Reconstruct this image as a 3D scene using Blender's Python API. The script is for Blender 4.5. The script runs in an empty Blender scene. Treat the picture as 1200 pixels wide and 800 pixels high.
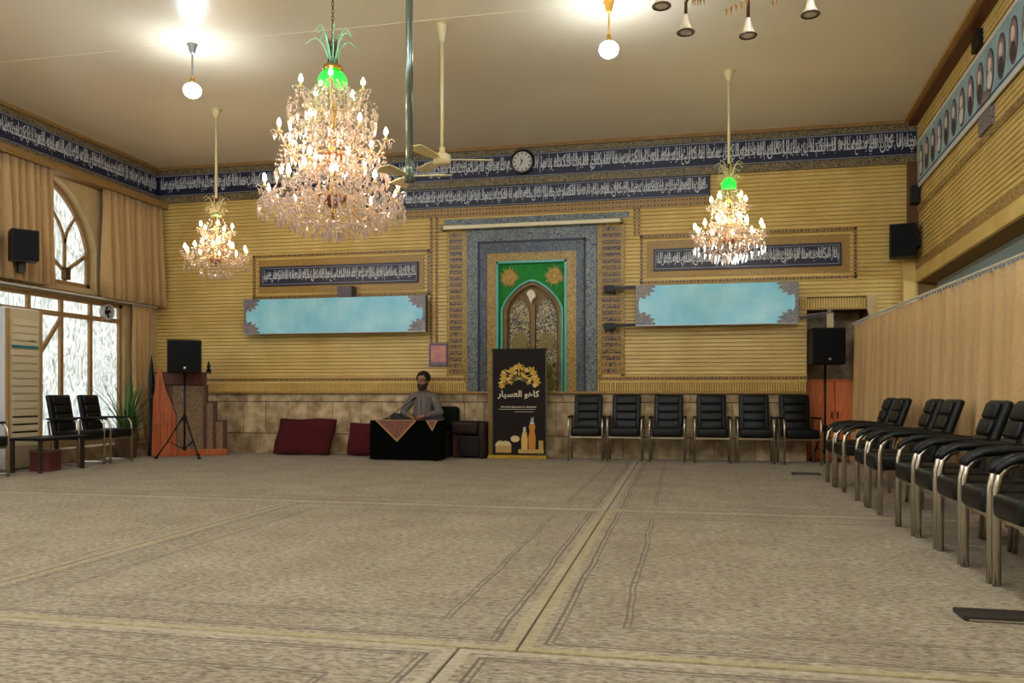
import bpy, bmesh, math, random
from mathutils import Vector, Matrix
PI = math.pi
sc = bpy.context.scene
C = sc.collection
R = random.Random(7)

# ------------------------------------------------------------ camera
cam = bpy.data.cameras.new('camera')
camo = bpy.data.objects.new('camera', cam)
C.objects.link(camo)
cam.sensor_width = 36.0
cam.lens = 950 / 1200 * 36.0
cam.shift_y = 60 / 1200
cam.clip_start = 0.05
cam.clip_end = 200
camo.location = (0, 0, 1.0)
camo.rotation_euler = (PI / 2, 0, math.atan(200 / 950))
sc.camera = camo
# ------------------------------------------------------------ world, exposure
w = bpy.data.worlds.new('world')
w.use_nodes = True
w.node_tree.nodes['Background'].inputs[0].default_value = (0.85, 0.92, 1.0, 1)
w.node_tree.nodes['Background'].inputs[1].default_value = 1.2
sc.world = w
sc.view_settings.view_transform = 'Standard'
sc.view_settings.look = 'None'
sc.view_settings.gamma = 1
sc.view_settings.use_curve_mapping = False
sc.view_settings.exposure = 1.85
PANE_E = 0.27        # daylight through the frosted panes
GLOBE_E = 92.0     # bare pendant globes
CANDLE_E = 22.0     # chandelier candle bulbs
GREEN_E = 0.5

# ------------------------------------------------------------ materials
def lin(c):
    return tuple(((x / 255 + 0.055) / 1.055) ** 2.4 if x / 255 > 0.04045 else x / 255 / 12.92 for x in c) + (1,)
MATS = {}
def P(name, col, rough=0.6, metal=0.0, col2=None, scale=8.0, bump=0.0, stretch=(1, 1, 1), spec=0.5, emit=0.0,
      kind='noise', contrast=0.25, vary=0.0, sheen=0.0, detail=3.0):
    if name in MATS: return MATS[name]
    m = bpy.data.materials.new(name); m.use_nodes = True
    nt = m.node_tree; b = nt.nodes['Principled BSDF']
    b.inputs['Base Color'].default_value = lin(col)
    b.inputs['Roughness'].default_value = rough
    b.inputs['Metallic'].default_value = metal
    b.inputs['Specular IOR Level'].default_value = spec
    if sheen: b.inputs['Sheen Weight'].default_value = sheen
    if emit:
        b.inputs['Emission Color'].default_value = lin(col)
        b.inputs['Emission Strength'].default_value = emit
    if col2 or bump:
        tc = nt.nodes.new('ShaderNodeTexCoord'); mp = nt.nodes.new('ShaderNodeMapping')
        mp.inputs['Scale'].default_value = stretch
        nt.links.new(tc.outputs['Object'], mp.inputs[0])
        if kind == 'noise':
            t = nt.nodes.new('ShaderNodeTexNoise'); t.inputs['Scale'].default_value = scale
            t.inputs['Detail'].default_value = detail; out = t.outputs[0]
        elif kind == 'voronoi':
            t = nt.nodes.new('ShaderNodeTexVoronoi'); t.inputs['Scale'].default_value = scale
            t.feature = 'DISTANCE_TO_EDGE'; out = t.outputs[0]
        else:
            t = nt.nodes.new('ShaderNodeTexWave'); t.inputs['Scale'].default_value = scale
            t.inputs['Distortion'].default_value = 6; t.inputs['Detail'].default_value = 3; out = t.outputs[1]
        nt.links.new(mp.outputs[0], t.inputs['Vector'])
        if col2:
            r = nt.nodes.new('ShaderNodeValToRGB')
            lo, hi = (0.5 - contrast, 0.5 + contrast) if kind != 'voronoi' else (0.04, 0.04 + contrast)
            r.color_ramp.elements[0].position = lo; r.color_ramp.elements[1].position = hi
            r.color_ramp.elements[0].color = lin(col2); r.color_ramp.elements[1].color = lin(col)
            nt.links.new(out, r.inputs[0])
            last = r.outputs[0]
            if vary:
                oi = nt.nodes.new('ShaderNodeObjectInfo'); mr = nt.nodes.new('ShaderNodeMapRange')
                mr.inputs[3].default_value = 1 - vary; mr.inputs[4].default_value = 1 + vary
                nt.links.new(oi.outputs['Random'], mr.inputs[0])
                mx = nt.nodes.new('ShaderNodeVectorMath'); mx.operation = 'SCALE'
                nt.links.new(last, mx.inputs[0]); nt.links.new(mr.outputs[0], mx.inputs['Scale'])
                last = mx.outputs[0]
            nt.links.new(last, b.inputs['Base Color'])
        if bump:
            bp = nt.nodes.new('ShaderNodeBump'); bp.inputs['Strength'].default_value = bump
            bp.inputs['Distance'].default_value = 0.01
            nt.links.new(out, bp.inputs['Height']); nt.links.new(bp.outputs[0], b.inputs['Normal'])
    MATS[name] = m
    return m

def orn(name, ca, cb, cc, scale=22.0, rough=0.35):
    """three-colour arabesque: voronoi cells over twisted noise"""
    if name in MATS: return MATS[name]
    m = bpy.data.materials.new(name); m.use_nodes = True
    nt = m.node_tree; N = nt.nodes.new; L = nt.links.new; b = nt.nodes['Principled BSDF']
    b.inputs['Roughness'].default_value = rough
    tc = N('ShaderNodeTexCoord')
    nz = N('ShaderNodeTexNoise'); nz.inputs['Scale'].default_value = scale * 0.8; nz.inputs['Detail'].default_value = 2
    nz.inputs['Distortion'].default_value = 2.0
    L(tc.outputs['Object'], nz.inputs['Vector'])
    r = N('ShaderNodeValToRGB'); r.color_ramp.interpolation = 'LINEAR'
    e = r.color_ramp.elements; e[0].position = 0.42; e[0].color = lin(ca); e[1].position = 0.47; e[1].color = lin(cb)
    q = e.new(0.53); q.color = lin(cb); q = e.new(0.57); q.color = lin(ca)
    L(nz.outputs[0], r.inputs[0])
    v = N('ShaderNodeTexVoronoi'); v.inputs['Scale'].default_value = scale
    L(tc.outputs['Object'], v.inputs['Vector'])
    r2 = N('ShaderNodeValToRGB'); e = r2.color_ramp.elements
    e[0].position = 0.22; e[0].color = (1, 1, 1, 1); e[1].position = 0.30; e[1].color = (0, 0, 0, 1)
    L(v.outputs['Distance'], r2.inputs[0])
    mx = N('ShaderNodeMixRGB'); mx.inputs[2].default_value = lin(cc)
    L(r2.outputs[0], mx.inputs[0]); L(r.outputs[0], mx.inputs[1])
    L(mx.outputs[0], b.inputs['Base Color'])
    MATS[name] = m
    return m

def pane_mat():
    m = bpy.data.materials.new('frosted_pane'); m.use_nodes = True
    nt = m.node_tree; N = nt.nodes.new; L = nt.links.new; b = nt.nodes['Principled BSDF']
    tc = N('ShaderNodeTexCoord'); mp = N('ShaderNodeMapping'); mp.inputs['Scale'].default_value = (1, 1.6, 0.55)
    L(tc.outputs['Object'], mp.inputs[0])
    nz = N('ShaderNodeTexNoise'); nz.inputs['Scale'].default_value = 7; nz.inputs['Detail'].default_value = 2
    nz.inputs['Distortion'].default_value = 3
    L(mp.outputs[0], nz.inputs['Vector'])
    r = N('ShaderNodeValToRGB'); e = r.color_ramp.elements
    e[0].position = 0.36; e[0].color = (0.20, 0.27, 0.25, 1); e[1].position = 0.62; e[1].color = (1.0, 1.0, 0.99, 1)
    q = e.new(0.5); q.color = (0.72, 0.80, 0.79, 1)
    L(nz.outputs[0], r.inputs[0])
    b.inputs['Base Color'].default_value = (0.7, 0.75, 0.75, 1); b.inputs['Roughness'].default_value = 0.25
    L(r.outputs[0], b.inputs['Emission Color']); b.inputs['Emission Strength'].default_value = PANE_E
    bp = N('ShaderNodeBump'); bp.inputs['Strength'].default_value = 0.6; bp.inputs['Distance'].default_value = 0.01
    L(nz.outputs[0], bp.inputs['Height']); L(bp.outputs[0], b.inputs['Normal'])
    return m
PANE = pane_mat()

def crystal_mat(name, col):
    m = bpy.data.materials.new(name); m.use_nodes = True
    nt = m.node_tree; N = nt.nodes.new; L = nt.links.new
    nt.nodes.remove(nt.nodes['Principled BSDF']); out = nt.nodes['Material Output']
    g = N('ShaderNodeBsdfGlossy'); g.inputs['Color'].default_value = (1, 0.97, 0.92, 1); g.inputs['Roughness'].default_value = 0.12
    d = N('ShaderNodeBsdfTranslucent'); d.inputs['Color'].default_value = col
    t = N('ShaderNodeBsdfTransparent'); t.inputs['Color'].default_value = (0.97, 0.93, 0.9, 1)
    df = N('ShaderNodeBsdfDiffuse'); df.inputs['Color'].default_value = col
    a = N('ShaderNodeMixShader'); a.inputs[0].default_value = 0.5; L(d.outputs[0], a.inputs[1]); L(df.outputs[0], a.inputs[2])
    c = N('ShaderNodeMixShader'); c.inputs[0].default_value = 0.45; L(a.outputs[0], c.inputs[1]); L(g.outputs[0], c.inputs[2])
    e = N('ShaderNodeMixShader'); e.inputs[0].default_value = 0.30; L(c.outputs[0], e.inputs[1]); L(t.outputs[0], e.inputs[2])
    L(e.outputs[0], out.inputs[0])
    return m
CRYSTAL = crystal_mat('crystal', (0.80, 0.66, 0.60, 1))
CRYSTAL_G = crystal_mat('crystal_green_tint', (0.6, 0.95, 0.65, 1))

def emat(name, col, e):
    m = bpy.data.materials.new(name); m.use_nodes = True
    b = m.node_tree.nodes['Principled BSDF']
    b.inputs['Base Color'].default_value = (*col, 1)
    b.inputs['Emission Color'].default_value = (*col, 1); b.inputs['Emission Strength'].default_value = e
    return m
GLOBE = emat('fill_globe_light', (0.80, 0.90, 1.0), GLOBE_E)
GLOBE_S = emat('soft_globe_light', (0.80, 0.90, 1.0), GLOBE_E * 0.30)
CANDLE = emat('candle_light', (1.0, 0.77, 0.52), CANDLE_E)
CANDLE_G = emat('candle_light_green', (0.62, 1.0, 0.62), CANDLE_E * 0.6)
GREEN = emat('green_led', (0.004, 1.0, 0.03), GREEN_E)

# ------------------------------------------------------------ mesh building
class MB:
    def __init__(s): s.v = []; s.f = []
    def add(s, v, f):
        n = len(s.v); s.v += [tuple(p) for p in v]; s.f += [tuple(i + n for i in q) for q in f]; return s
    def box(s, x0, x1, y0, y1, z0, z1):
        return s.add([(x0,y0,z0),(x1,y0,z0),(x1,y1,z0),(x0,y1,z0),(x0,y0,z1),(x1,y0,z1),(x1,y1,z1),(x0,y1,z1)],
              [(0,3,2,1),(4,5,6,7),(0,1,5,4),(1,2,6,5),(2,3,7,6),(3,0,4,7)])
    def hexa(s, v):  # 8 verts bottom 4, top 4
        return s.add(v, [(0,3,2,1),(4,5,6,7),(0,1,5,4),(1,2,6,5),(2,3,7,6),(3,0,4,7)])
    def rbox(s, x0, x1, y0, y1, z0, z1, r=0.02, seg=2, M=None):
        bm = bmesh.new(); bmesh.ops.create_cube(bm, size=1)
        for q in bm.verts:
            q.co = Vector(((x0+x1)/2 + q.co.x*(x1-x0), (y0+y1)/2 + q.co.y*(y1-y0), (z0+z1)/2 + q.co.z*(z1-z0)))
        bmesh.ops.bevel(bm, geom=bm.edges[:], offset=r, segments=seg, affect='EDGES', profile=0.6)
        bm.verts.index_update()
        vs = [q.co.copy() for q in bm.verts]
        if M is not None: vs = [M @ q for q in vs]
        s.add(vs, [[q.index for q in f.verts] for f in bm.faces]); bm.free(); return s
    def tube(s, pts, r, n=8, flat=1.0, closed=False):
        pts = [Vector(p) for p in pts]; k = len(pts)
        rr = r if isinstance(r, (list, tuple)) else [r] * k
        vs = []; up = None
        for i, p in enumerate(pts):
            if closed: t = pts[(i+1) % k] - pts[i-1]
            else: t = (pts[min(i+1, k-1)] - pts[max(i-1, 0)])
            t.normalize()
            if up is None:
                up = Vector((0,0,1)) if abs(t.z) < 0.9 else Vector((1,0,0))
            a = t.cross(up)
            if a.length < 1e-5: a = t.cross(Vector((0.3,1,0.2)))
            a.normalize(); b = a.cross(t); up = b
            for j in range(n):
                an = 2*PI*j/n
                vs.append(p + a*math.cos(an)*rr[i]*flat + b*math.sin(an)*rr[i])
        fs = []
        m = k if closed else k-1
        for i in range(m):
            i2 = (i+1) % k
            for j in range(n):
                fs.append((i*n+j, i*n+(j+1)%n, i2*n+(j+1)%n, i2*n+j))
        if not closed: fs += [tuple(range(n))[::-1], tuple((k-1)*n+j for j in range(n))]
        return s.add(vs, fs)
    def lathe(s, prof, c=(0,0,0), n=16):
        vs = []; fs = []; k = len(prof)
        for r, z in prof:
            for j in range(n):
                a = 2*PI*j/n; vs.append((c[0]+r*math.cos(a), c[1]+r*math.sin(a), c[2]+z))
        for i in range(k-1):
            for j in range(n):
                fs.append((i*n+j, i*n+(j+1)%n, (i+1)*n+(j+1)%n, (i+1)*n+j))
        fs += [tuple(range(n))[::-1], tuple((k-1)*n+j for j in range(n))]
        return s.add(vs, fs)
    def octa(s, c, r, h, h2=None):
        x, y, z = c; h2 = h2 or h
        return s.add([(x+r,y,z),(x,y+r,z),(x-r,y,z),(x,y-r,z),(x,y,z+h),(x,y,z-h2)],
              [(0,1,4),(1,2,4),(2,3,4),(3,0,4),(1,0,5),(2,1,5),(3,2,5),(0,3,5)])
    def ball(s, c, r, n=8, m=6, sz=(1,1,1), M=None):
        prof = [(math.sin(PI*i/m), -math.cos(PI*i/m)) for i in range(m+1)]
        prof[0] = (0.02,-1); prof[-1] = (0.02,1)
        vs = []; fs = []
        for pr, pz in prof:
            for j in range(n):
                a = 2*PI*j/n; q = Vector((pr*math.cos(a)*r*sz[0], pr*math.sin(a)*r*sz[1], pz*r*sz[2]))
                if M is not None: q = M @ q
                vs.append(q + Vector(c))
        for i in range(m):
            for j in range(n): fs.append((i*n+j, i*n+(j+1)%n, (i+1)*n+(j+1)%n, (i+1)*n+j))
        fs += [tuple(range(n))[::-1], tuple(m*n+j for j in range(n))]
        return s.add(vs, fs)
    def prism(s, pts, a0, a1, ax='y'):
        """polygon pts in the plane normal to axis ax, extruded a0..a1"""
        n = len(pts)
        def q(p, a):
            return (p[0], a, p[1]) if ax == 'y' else ((a, p[0], p[1]) if ax == 'x' else (p[0], p[1], a))
        vs = [q(p, a0) for p in pts] + [q(p, a1) for p in pts]
        fs = [tuple(range(n)), tuple(range(2*n-1, n-1, -1))] + [(i, n+i, n+(i+1)%n, (i+1)%n) for i in range(n)]
        return s.add(vs, fs)
    def band(s, inner, outer, a0, a1, ax='y'):
        """strip between two open polylines of equal length, extruded"""
        for i in range(len(inner)-1):
            s.prism([inner[i], inner[i+1], outer[i+1], outer[i]], a0, a1, ax)
        return s
    def build(s, name, m, parent=None, smooth=False, loc=None, rz=0, kind=None):
        me = bpy.data.meshes.new(name); me.from_pydata(s.v, [], s.f)
        bm = bmesh.new(); bm.from_mesh(me); bmesh.ops.recalc_face_normals(bm, faces=bm.faces); bm.to_mesh(me); bm.free()
        me.materials.append(m)
        if smooth: me.shade_smooth()
        o = bpy.data.objects.new(name, me); C.objects.link(o)
        if parent: o.parent = parent
        if loc: o.location = loc
        o.rotation_euler.z = rz
        if kind: o['kind'] = kind
        return o

def thing(name, label, cat, loc=(0,0,0), rz=0, group=None):
    o = bpy.data.objects.new(name, None); C.objects.link(o)
    o.location = loc; o.rotation_euler.z = rz; o.empty_display_size = 0.1
    o['label'] = label; o['category'] = cat
    if group: o['group'] = group
    return o
def tag(o, label, cat, group=None, kind=None):
    o['label'] = label; o['category'] = cat
    if group: o['group'] = group
    if kind: o['kind'] = kind
    return o
def dup(root, loc, rz, label=None, group=None):
    r = root.copy(); C.objects.link(r); r.location = loc; r.rotation_euler.z = rz
    if label: r['label'] = label
    if group: r['group'] = group
    for ch in list(root.children):
        c = ch.copy(); C.objects.link(c); c.parent = r
        for g in list(ch.children):
            d = g.copy(); C.objects.link(d); d.parent = c
    return r
def struct(name, mb, m, parent=None, **k):
    o = mb.build(name, m, parent, **k)
    if not parent: o['kind'] = 'structure'
    return o

# ------------------------------------------------------------ Arabic lettering
AR = {'\u0627':(0xFE8D,2),'\u0628':(0xFE8F,4),'\u0629':(0xFE93,2),'\u062a':(0xFE95,4),'\u062b':(0xFE99,4),'\u062c':(0xFE9D,4),
 '\u062d':(0xFEA1,4),'\u062e':(0xFEA5,4),'\u062f':(0xFEA9,2),'\u0630':(0xFEAB,2),'\u0631':(0xFEAD,2),'\u0632':(0xFEAF,2),
 '\u0633':(0xFEB1,4),'\u0634':(0xFEB5,4),'\u0635':(0xFEB9,4),'\u0636':(0xFEBD,4),'\u0637':(0xFEC1,4),'\u0638':(0xFEC5,4),
 '\u0639':(0xFEC9,4),'\u063a':(0xFECD,4),'\u0641':(0xFED1,4),'\u0642':(0xFED5,4),'\u0643':(0xFED9,4),'\u0644':(0xFEDD,4),
 '\u0645':(0xFEE1,4),'\u0646':(0xFEE5,4),'\u0647':(0xFEE9,4),'\u0648':(0xFEED,2),'\u0649':(0xFEEF,2),'\u064a':(0xFEF1,4)}
def shape_word(wd):
    out = []; prev = False
    for i, ch in enumerate(wd):
        if ch not in AR: out.append(ch); prev = False; continue
        base, n = AR[ch]
        nxt = i+1 < len(wd) and wd[i+1] in AR
        if n == 2: out.append(chr(base + (1 if prev else 0))); prev = False
        else:
            out.append(chr(base + (3 if prev and nxt else 2 if nxt else 1 if prev else 0))); prev = nxt
    return ''.join(out)
def shape(txt): return ' '.join(shape_word(q) for q in txt.split())[::-1]
VERSE = ('\u0627\u0644\u0644\u0647 \u0644\u0627 \u0627\u0644\u0647 \u0627\u0644\u0627 \u0647\u0648 \u0627\u0644\u062d\u064a '
 '\u0627\u0644\u0642\u064a\u0648\u0645 \u0644\u0627 \u062a\u0627\u062e\u0630\u0647 \u0633\u0646\u0629 \u0648\u0644\u0627 \u0646\u0648\u0645 '
 '\u0644\u0647 \u0645\u0627 \u0641\u064a \u0627\u0644\u0633\u0645\u0627\u0648\u0627\u062a \u0648\u0645\u0627 \u0641\u064a \u0627\u0644\u0627\u0631\u0636 '
 '\u0645\u0646 \u0630\u0627 \u0627\u0644\u0630\u064a \u064a\u0634\u0641\u0639 \u0639\u0646\u062f\u0647 \u0627\u0644\u0627 \u0628\u0627\u0630\u0646\u0647 '
 '\u064a\u0639\u0644\u0645 \u0645\u0627 \u0628\u064a\u0646 \u0627\u064a\u062f\u064a\u0647\u0645 \u0648\u0645\u0627 \u062e\u0644\u0641\u0647\u0645 '
 '\u0648\u0644\u0627 \u064a\u062d\u064a\u0637\u0648\u0646 \u0628\u0634\u064a \u0645\u0646 \u0639\u0644\u0645\u0647 \u0627\u0644\u0627 \u0628\u0645\u0627 '
 '\u0634\u0627 \u0648\u0633\u0639 \u0643\u0631\u0633\u064a\u0647 \u0627\u0644\u0633\u0645\u0627\u0648\u0627\u062a \u0648\u0627\u0644\u0627\u0631\u0636').split()
TALL = ['\u0627\u0644\u0627', '\u0644\u0627', '\u0627\u0644\u0644\u0647', '\u0645\u0627', '\u0627\u0644\u0647', '\u0643\u0627\u0644', '\u0627\u0644\u0643\u062a\u0627\u0628', '\u0644\u0644\u0647']
def text_geo(body, res=1, bold=0.015, depth=0.0):
    cu = bpy.data.curves.new('t', 'FONT'); cu.body = body; cu.size = 1; cu.resolution_u = res; cu.offset = bold
    o = bpy.data.objects.new('t', cu); C.objects.link(o)
    bpy.context.view_layer.update()
    me = bpy.data.meshes.new_from_object(o.evaluated_get(bpy.context.evaluated_depsgraph_get()))
    vs = [(q.co.x, q.co.y) for q in me.vertices]; fs = [tuple(p.vertices) for p in me.polygons]
    bpy.data.objects.remove(o); bpy.data.curves.remove(cu); bpy.data.meshes.remove(me)
    return vs, fs
def place_text(mb, body, x0, x1, z0, z1, y, **k):
    """lettering filling the rectangle x0..x1, z0..z1 of the plane y, raised a little"""
    vs, fs = text_geo(body, **k)
    if not vs: return
    ax = min(q[0] for q in vs); bx = max(q[0] for q in vs); az = min(q[1] for q in vs); bz = max(q[1] for q in vs)
    V = [(x0 + (q[0]-ax)/(bx-ax)*(x1-x0), y, z0 + (q[1]-az)/(bz-az)*(z1-z0)) for q in vs]
    mb.add(V, fs)
def calligraphy(x0, x1, z0, z1, y, start=0, dens=1.75):
    """three interleaved registers of the verse, tall strokes crossing, as in a thuluth band"""
    mb = MB(); h = z1-z0; L = x1-x0
    n = max(3, int(L/h*1.15*dens))
    def words(k, n): return ' '.join(VERSE[(k+i) % len(VERSE)] for i in range(n))
    nseg = max(1, int(L/2.0)); nw = max(2, round(n/nseg))
    for j in range(nseg):
        a = x0 + L*j/nseg; b = x0 + L*(j+1)/nseg
        k = start + (nseg-j)*nw
        place_text(mb, shape(words(k, nw)), a, b+0.02, z0, z0+h*0.80, y, bold=0.004)
        tall = ' '.join(TALL[(k*3+i*5) % len(TALL)] for i in range(max(2, int(nw*0.8))))
        place_text(mb, shape(tall), a+0.02, b-0.01, z0+h*0.06, z0+h*0.97, y-0.0015, bold=0.0)
        place_text(mb, shape(words(k+17, nw)), a+0.05, b, z0+h*0.28, z0+h*1.0, y-0.001, bold=0.0)
    return mb

# ------------------------------------------------------------ common colours
M_slat = P('yellow_slat', (224, 194, 120), 0.42, col2=(208, 175, 98), scale=2.5, contrast=0.2)
M_mortar = P('slat_backing', (112, 86, 40), 0.8)
M_gold_trim = P('gold_trim', (186, 146, 78), 0.4, col2=(150, 112, 52), scale=30)
M_navy = P('navy_tile', (15, 19, 46), 0.45, col2=(26, 33, 66), scale=20)
M_white = P('ivory_lettering', (205, 208, 214), 0.4)
M_floral = orn('olive_floral', (46, 44, 44), (164, 142, 88), (96, 104, 114), 34)
M_blueorn = orn('blue_floral', (36, 50, 76), (140, 150, 144), (120, 118, 84), 30)
M_blueorn2 = orn('deep_blue_floral', (28, 40, 66), (86, 102, 112), (112, 100, 58), 24)
M_goldorn = orn('gold_floral', (190, 154, 62), (92, 64, 26), (214, 182, 92), 44)
M_dot = orn('brown_dots', (204, 168, 98), (50, 32, 26), (60, 38, 30), 30)
M_ceil = P('ceiling_paint', (240, 229, 206), 0.3, col2=(230, 215, 188), scale=0.5, spec=0.6, contrast=0.3)
M_tan = P('curtain_cloth', (196, 160, 108), 0.75, col2=(170, 136, 88), scale=60, sheen=0.2)
M_tan2 = P('curtain_cloth_beige', (200, 164, 112), 0.8, col2=(182, 146, 94), scale=70, sheen=0.2)
M_stone = P('dado_stone', (214, 192, 152), 0.4, col2=(142, 112, 74), scale=5, contrast=0.16, vary=0.16, detail=9)
M_blackleather = P('black_leather', (13, 16, 15), 0.42, col2=(8, 10, 9), scale=120, bump=0.12, spec=0.32)
M_chrome = P('brushed_chrome', (206, 200, 190), 0.25, 1.0)
M_black = P('black_plastic', (10, 10, 11), 0.5, spec=0.3)
M_blackmetal = P('black_metal', (22, 22, 24), 0.38, 0.4)
M_wood = P('red_brown_wood', (104, 46, 24), 0.45, col2=(62, 24, 13), scale=6, stretch=(6,6,1))
M_orange = P('orange_wood', (204, 104, 42), 0.42, col2=(164, 74, 26), scale=5, stretch=(5,5,1))
M_brass = P('brass', (196, 150, 70), 0.25, 1.0)
M_cream = P('cream_enamel', (214, 200, 150), 0.35)
M_plaster = P('beige_plaster', (196, 172, 126), 0.7, col2=(180, 154, 108), scale=6)
M_winwood = P('window_frame_tan', (168, 132, 84), 0.5, col2=(140, 106, 64), scale=14)

# ============================================================ SETTING
BY = 12.40      # back wall
LX = -8.85      # left wall
CZ = 4.84       # ceiling
RY0 = -4.0      # wall behind the camera
# floor and carpets
struct('floor', MB().box(-9.3, 6.0, RY0, 13.4, -0.15, -0.014), P('floor_stone', (120, 108, 90), 0.6))
def carpet_mat(name, x0, x1, y0, y1, edge, insets):
    m = bpy.data.materials.new(name); m.use_nodes = True
    nt = m.node_tree; N = nt.nodes.new; L = nt.links.new; b = nt.nodes['Principled BSDF']
    b.inputs['Roughness'].default_value = 0.85; b.inputs['Specular IOR Level'].default_value = 0.25
    b.inputs['Sheen Weight'].default_value = 0.15
    tc = N('ShaderNodeTexCoord'); sp = N('ShaderNodeSeparateXYZ'); L(tc.outputs['Object'], sp.inputs[0])
    def mth(op, a, c=None, v=None):
        n = N('ShaderNodeMath'); n.operation = op
        L(a, n.inputs[0]) if not isinstance(a, float) else setattr(n.inputs[0], 'default_value', a)
        if c is not None: L(c, n.inputs[1])
        if v is not None: n.inputs[1].default_value = v
        return n.outputs[0]
    wob = N('ShaderNodeTexNoise'); wob.inputs['Scale'].default_value = 1.6
    L(tc.outputs['Object'], wob.inputs['Vector'])
    wv = mth('MULTIPLY', mth('SUBTRACT', wob.outputs[0], v=0.5), v=0.05)
    X = mth('ADD', sp.outputs[0], wv); Y = mth('ADD', sp.outputs[1], wv)
    dx = mth('MINIMUM', mth('SUBTRACT', X, v=x0), mth('SUBTRACT', mth('MULTIPLY', X, v=-1.0), v=-x1))
    dy = mth('MINIMUM', mth('SUBTRACT', Y, v=y0), mth('SUBTRACT', mth('MULTIPLY', Y, v=-1.0), v=-y1))
    d = mth('MINIMUM', dx, dy)
    # fibre mottling
    mp = N('ShaderNodeMapping'); mp.inputs['Scale'].default_value = (1, 2.6, 1); L(tc.outputs['Object'], mp.inputs[0])
    n1 = N('ShaderNodeTexNoise'); n1.inputs['Scale'].default_value = 22; n1.inputs['Detail'].default_value = 8; n1.inputs['Roughness'].default_value = 0.75
    L(mp.outputs[0], n1.inputs['Vector'])
    r = N('ShaderNodeValToRGB'); e = r.color_ramp.elements
    e[0].position = 0.36; e[0].color = lin((78, 64, 50)); e[1].position = 0.60; e[1].color = lin((182, 169, 144))
    q = e.new(0.46); q.color = lin((138, 123, 99)); L(n1.outputs[0], r.inputs[0])
    n2 = N('ShaderNodeTexNoise'); n2.inputs['Scale'].default_value = 2.2; n2.inputs['Detail'].default_value = 4
    L(tc.outputs['Object'], n2.inputs['Vector'])
    r3 = N('ShaderNodeValToRGB'); e = r3.color_ramp.elements
    e[0].position = 0.35; e[0].color = (0.80, 0.77, 0.74, 1); e[1].position = 0.65; e[1].color = (1, 1, 1, 1)
    L(n2.outputs[0], r3.inputs[0])
    mm = N('ShaderNodeMixRGB'); mm.blend_type = 'MULTIPLY'; mm.inputs[0].default_value = 1
    L(r.outputs[0], mm.inputs[1]); L(r3.outputs[0], mm.inputs[2])
    last = mm.outputs[0]
    def mixin(fac, col, amt):
        nonlocal last
        a = mth('MULTIPLY', fac, v=amt); x = N('ShaderNodeMixRGB'); x.inputs[2].default_value = lin(col)
        L(a, x.inputs[0]); L(last, x.inputs[1]); last = x.outputs[0]
    mixin(mth('LESS_THAN', d, v=0.05), edge, 0.5)
    for c, wd, amt in insets:
        mixin(mth('LESS_THAN', mth('ABSOLUTE', mth('SUBTRACT', d, v=c)), v=wd), (78, 62, 50), amt)
    L(last, b.inputs['Base Color'])
    bp = N('ShaderNodeBump'); bp.inputs['Strength'].default_value = 0.5; bp.inputs['Distance'].default_value = 0.006
    L(n1.outputs[0], bp.inputs['Height']); L(bp.outputs[0], b.inputs['Normal'])
    return m
LN = [(0.098, 0.007, 0.8), (0.125, 0.006, 0.65), (0.375, 0.007, 0.65), (0.40, 0.006, 0.55), (0.25, 0.11, 0.08)]
CARP = [(-8.72, -0.635, 6.90, 12.30, (176,164,142), LN, 'far carpet running from the window side to the banner, light grey beige'),
        (-0.625, 3.2, 6.90, 12.36, (160,148,124), LN, 'far carpet lying before the row of chairs along the back wall'),
        (-8.72, -3.505, 3.07, 6.89, (164,150,126), [(0.10,0.006,0.3)], 'grey beige carpet at mid floor on the window side'),
        (-3.495, -0.635, 3.07, 6.89, (172,157,112), LN, 'grey beige middle carpet left of the yellowish strip'),
        (-0.625, 3.2, 3.07, 6.89, (172,156,106), LN, 'carpet right of the yellowish strip, under the side chairs'),
        (-8.72, -0.86, -3.9, 3.055, (178,164,138), LN, 'lighter near carpet left of the seam at the bottom edge'),
        (-0.85, 3.2, -3.9, 3.055, (178,164,138), LN, 'lighter near carpet right of the seam at the bottom edge')]
for i, (x0, x1, y0, y1, ed, ins, lb) in enumerate(CARP):
    mb = MB(); nx, ny = 40, 30; g = 0.012
    # soft rolled border, slightly puffy edge
    mb.rbox(x0, x1, y0, y1, -0.013, 0.004 + 0.001*(i % 3), r=0.007, seg=2)
    tag(mb.build('carpet', carpet_mat('carpet_%d' % i, x0, x1, y0, y1, ed, ins)), lb, 'carpet', 'carpets covering the hall floor')

# ceiling
struct('ceiling', MB().box(-9.3, 3.6, RY0, 13.3, CZ, CZ + 0.15), M_ceil)
struct('trim_1', MB().box(LX, 3.2, 7.997, 8.003, CZ-0.004, CZ), M_ceil)
# back wall core, with niche hole and side opening
NX0, NX1, NZ0, NZ1 = -2.935, -1.665, 1.0, 3.06
OX0, OX1, OZ1 = 1.76, 2.60, 2.21
wb = MB()
wb.box(-9.3, NX0, BY, 13.3, -0.1, CZ); wb.box(NX0, NX1, BY, 13.3, -0.1, NZ0); wb.box(NX0, NX1, BY, 13.3, NZ1, CZ)
wb.box(NX1, OX0, BY, 13.3, -0.1, CZ); wb.box(OX0, OX1, BY, 13.3, OZ1, CZ); wb.box(OX1, 6.0, BY, 13.3, -0.1, CZ)
wb.box(OX0, OX1, 13.05, 13.3, -0.1, OZ1); wb.box(NX0, NX1, 12.75, 13.3, NZ0, NZ1)
wall_back = struct('wall_back', wb, M_mortar)
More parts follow.
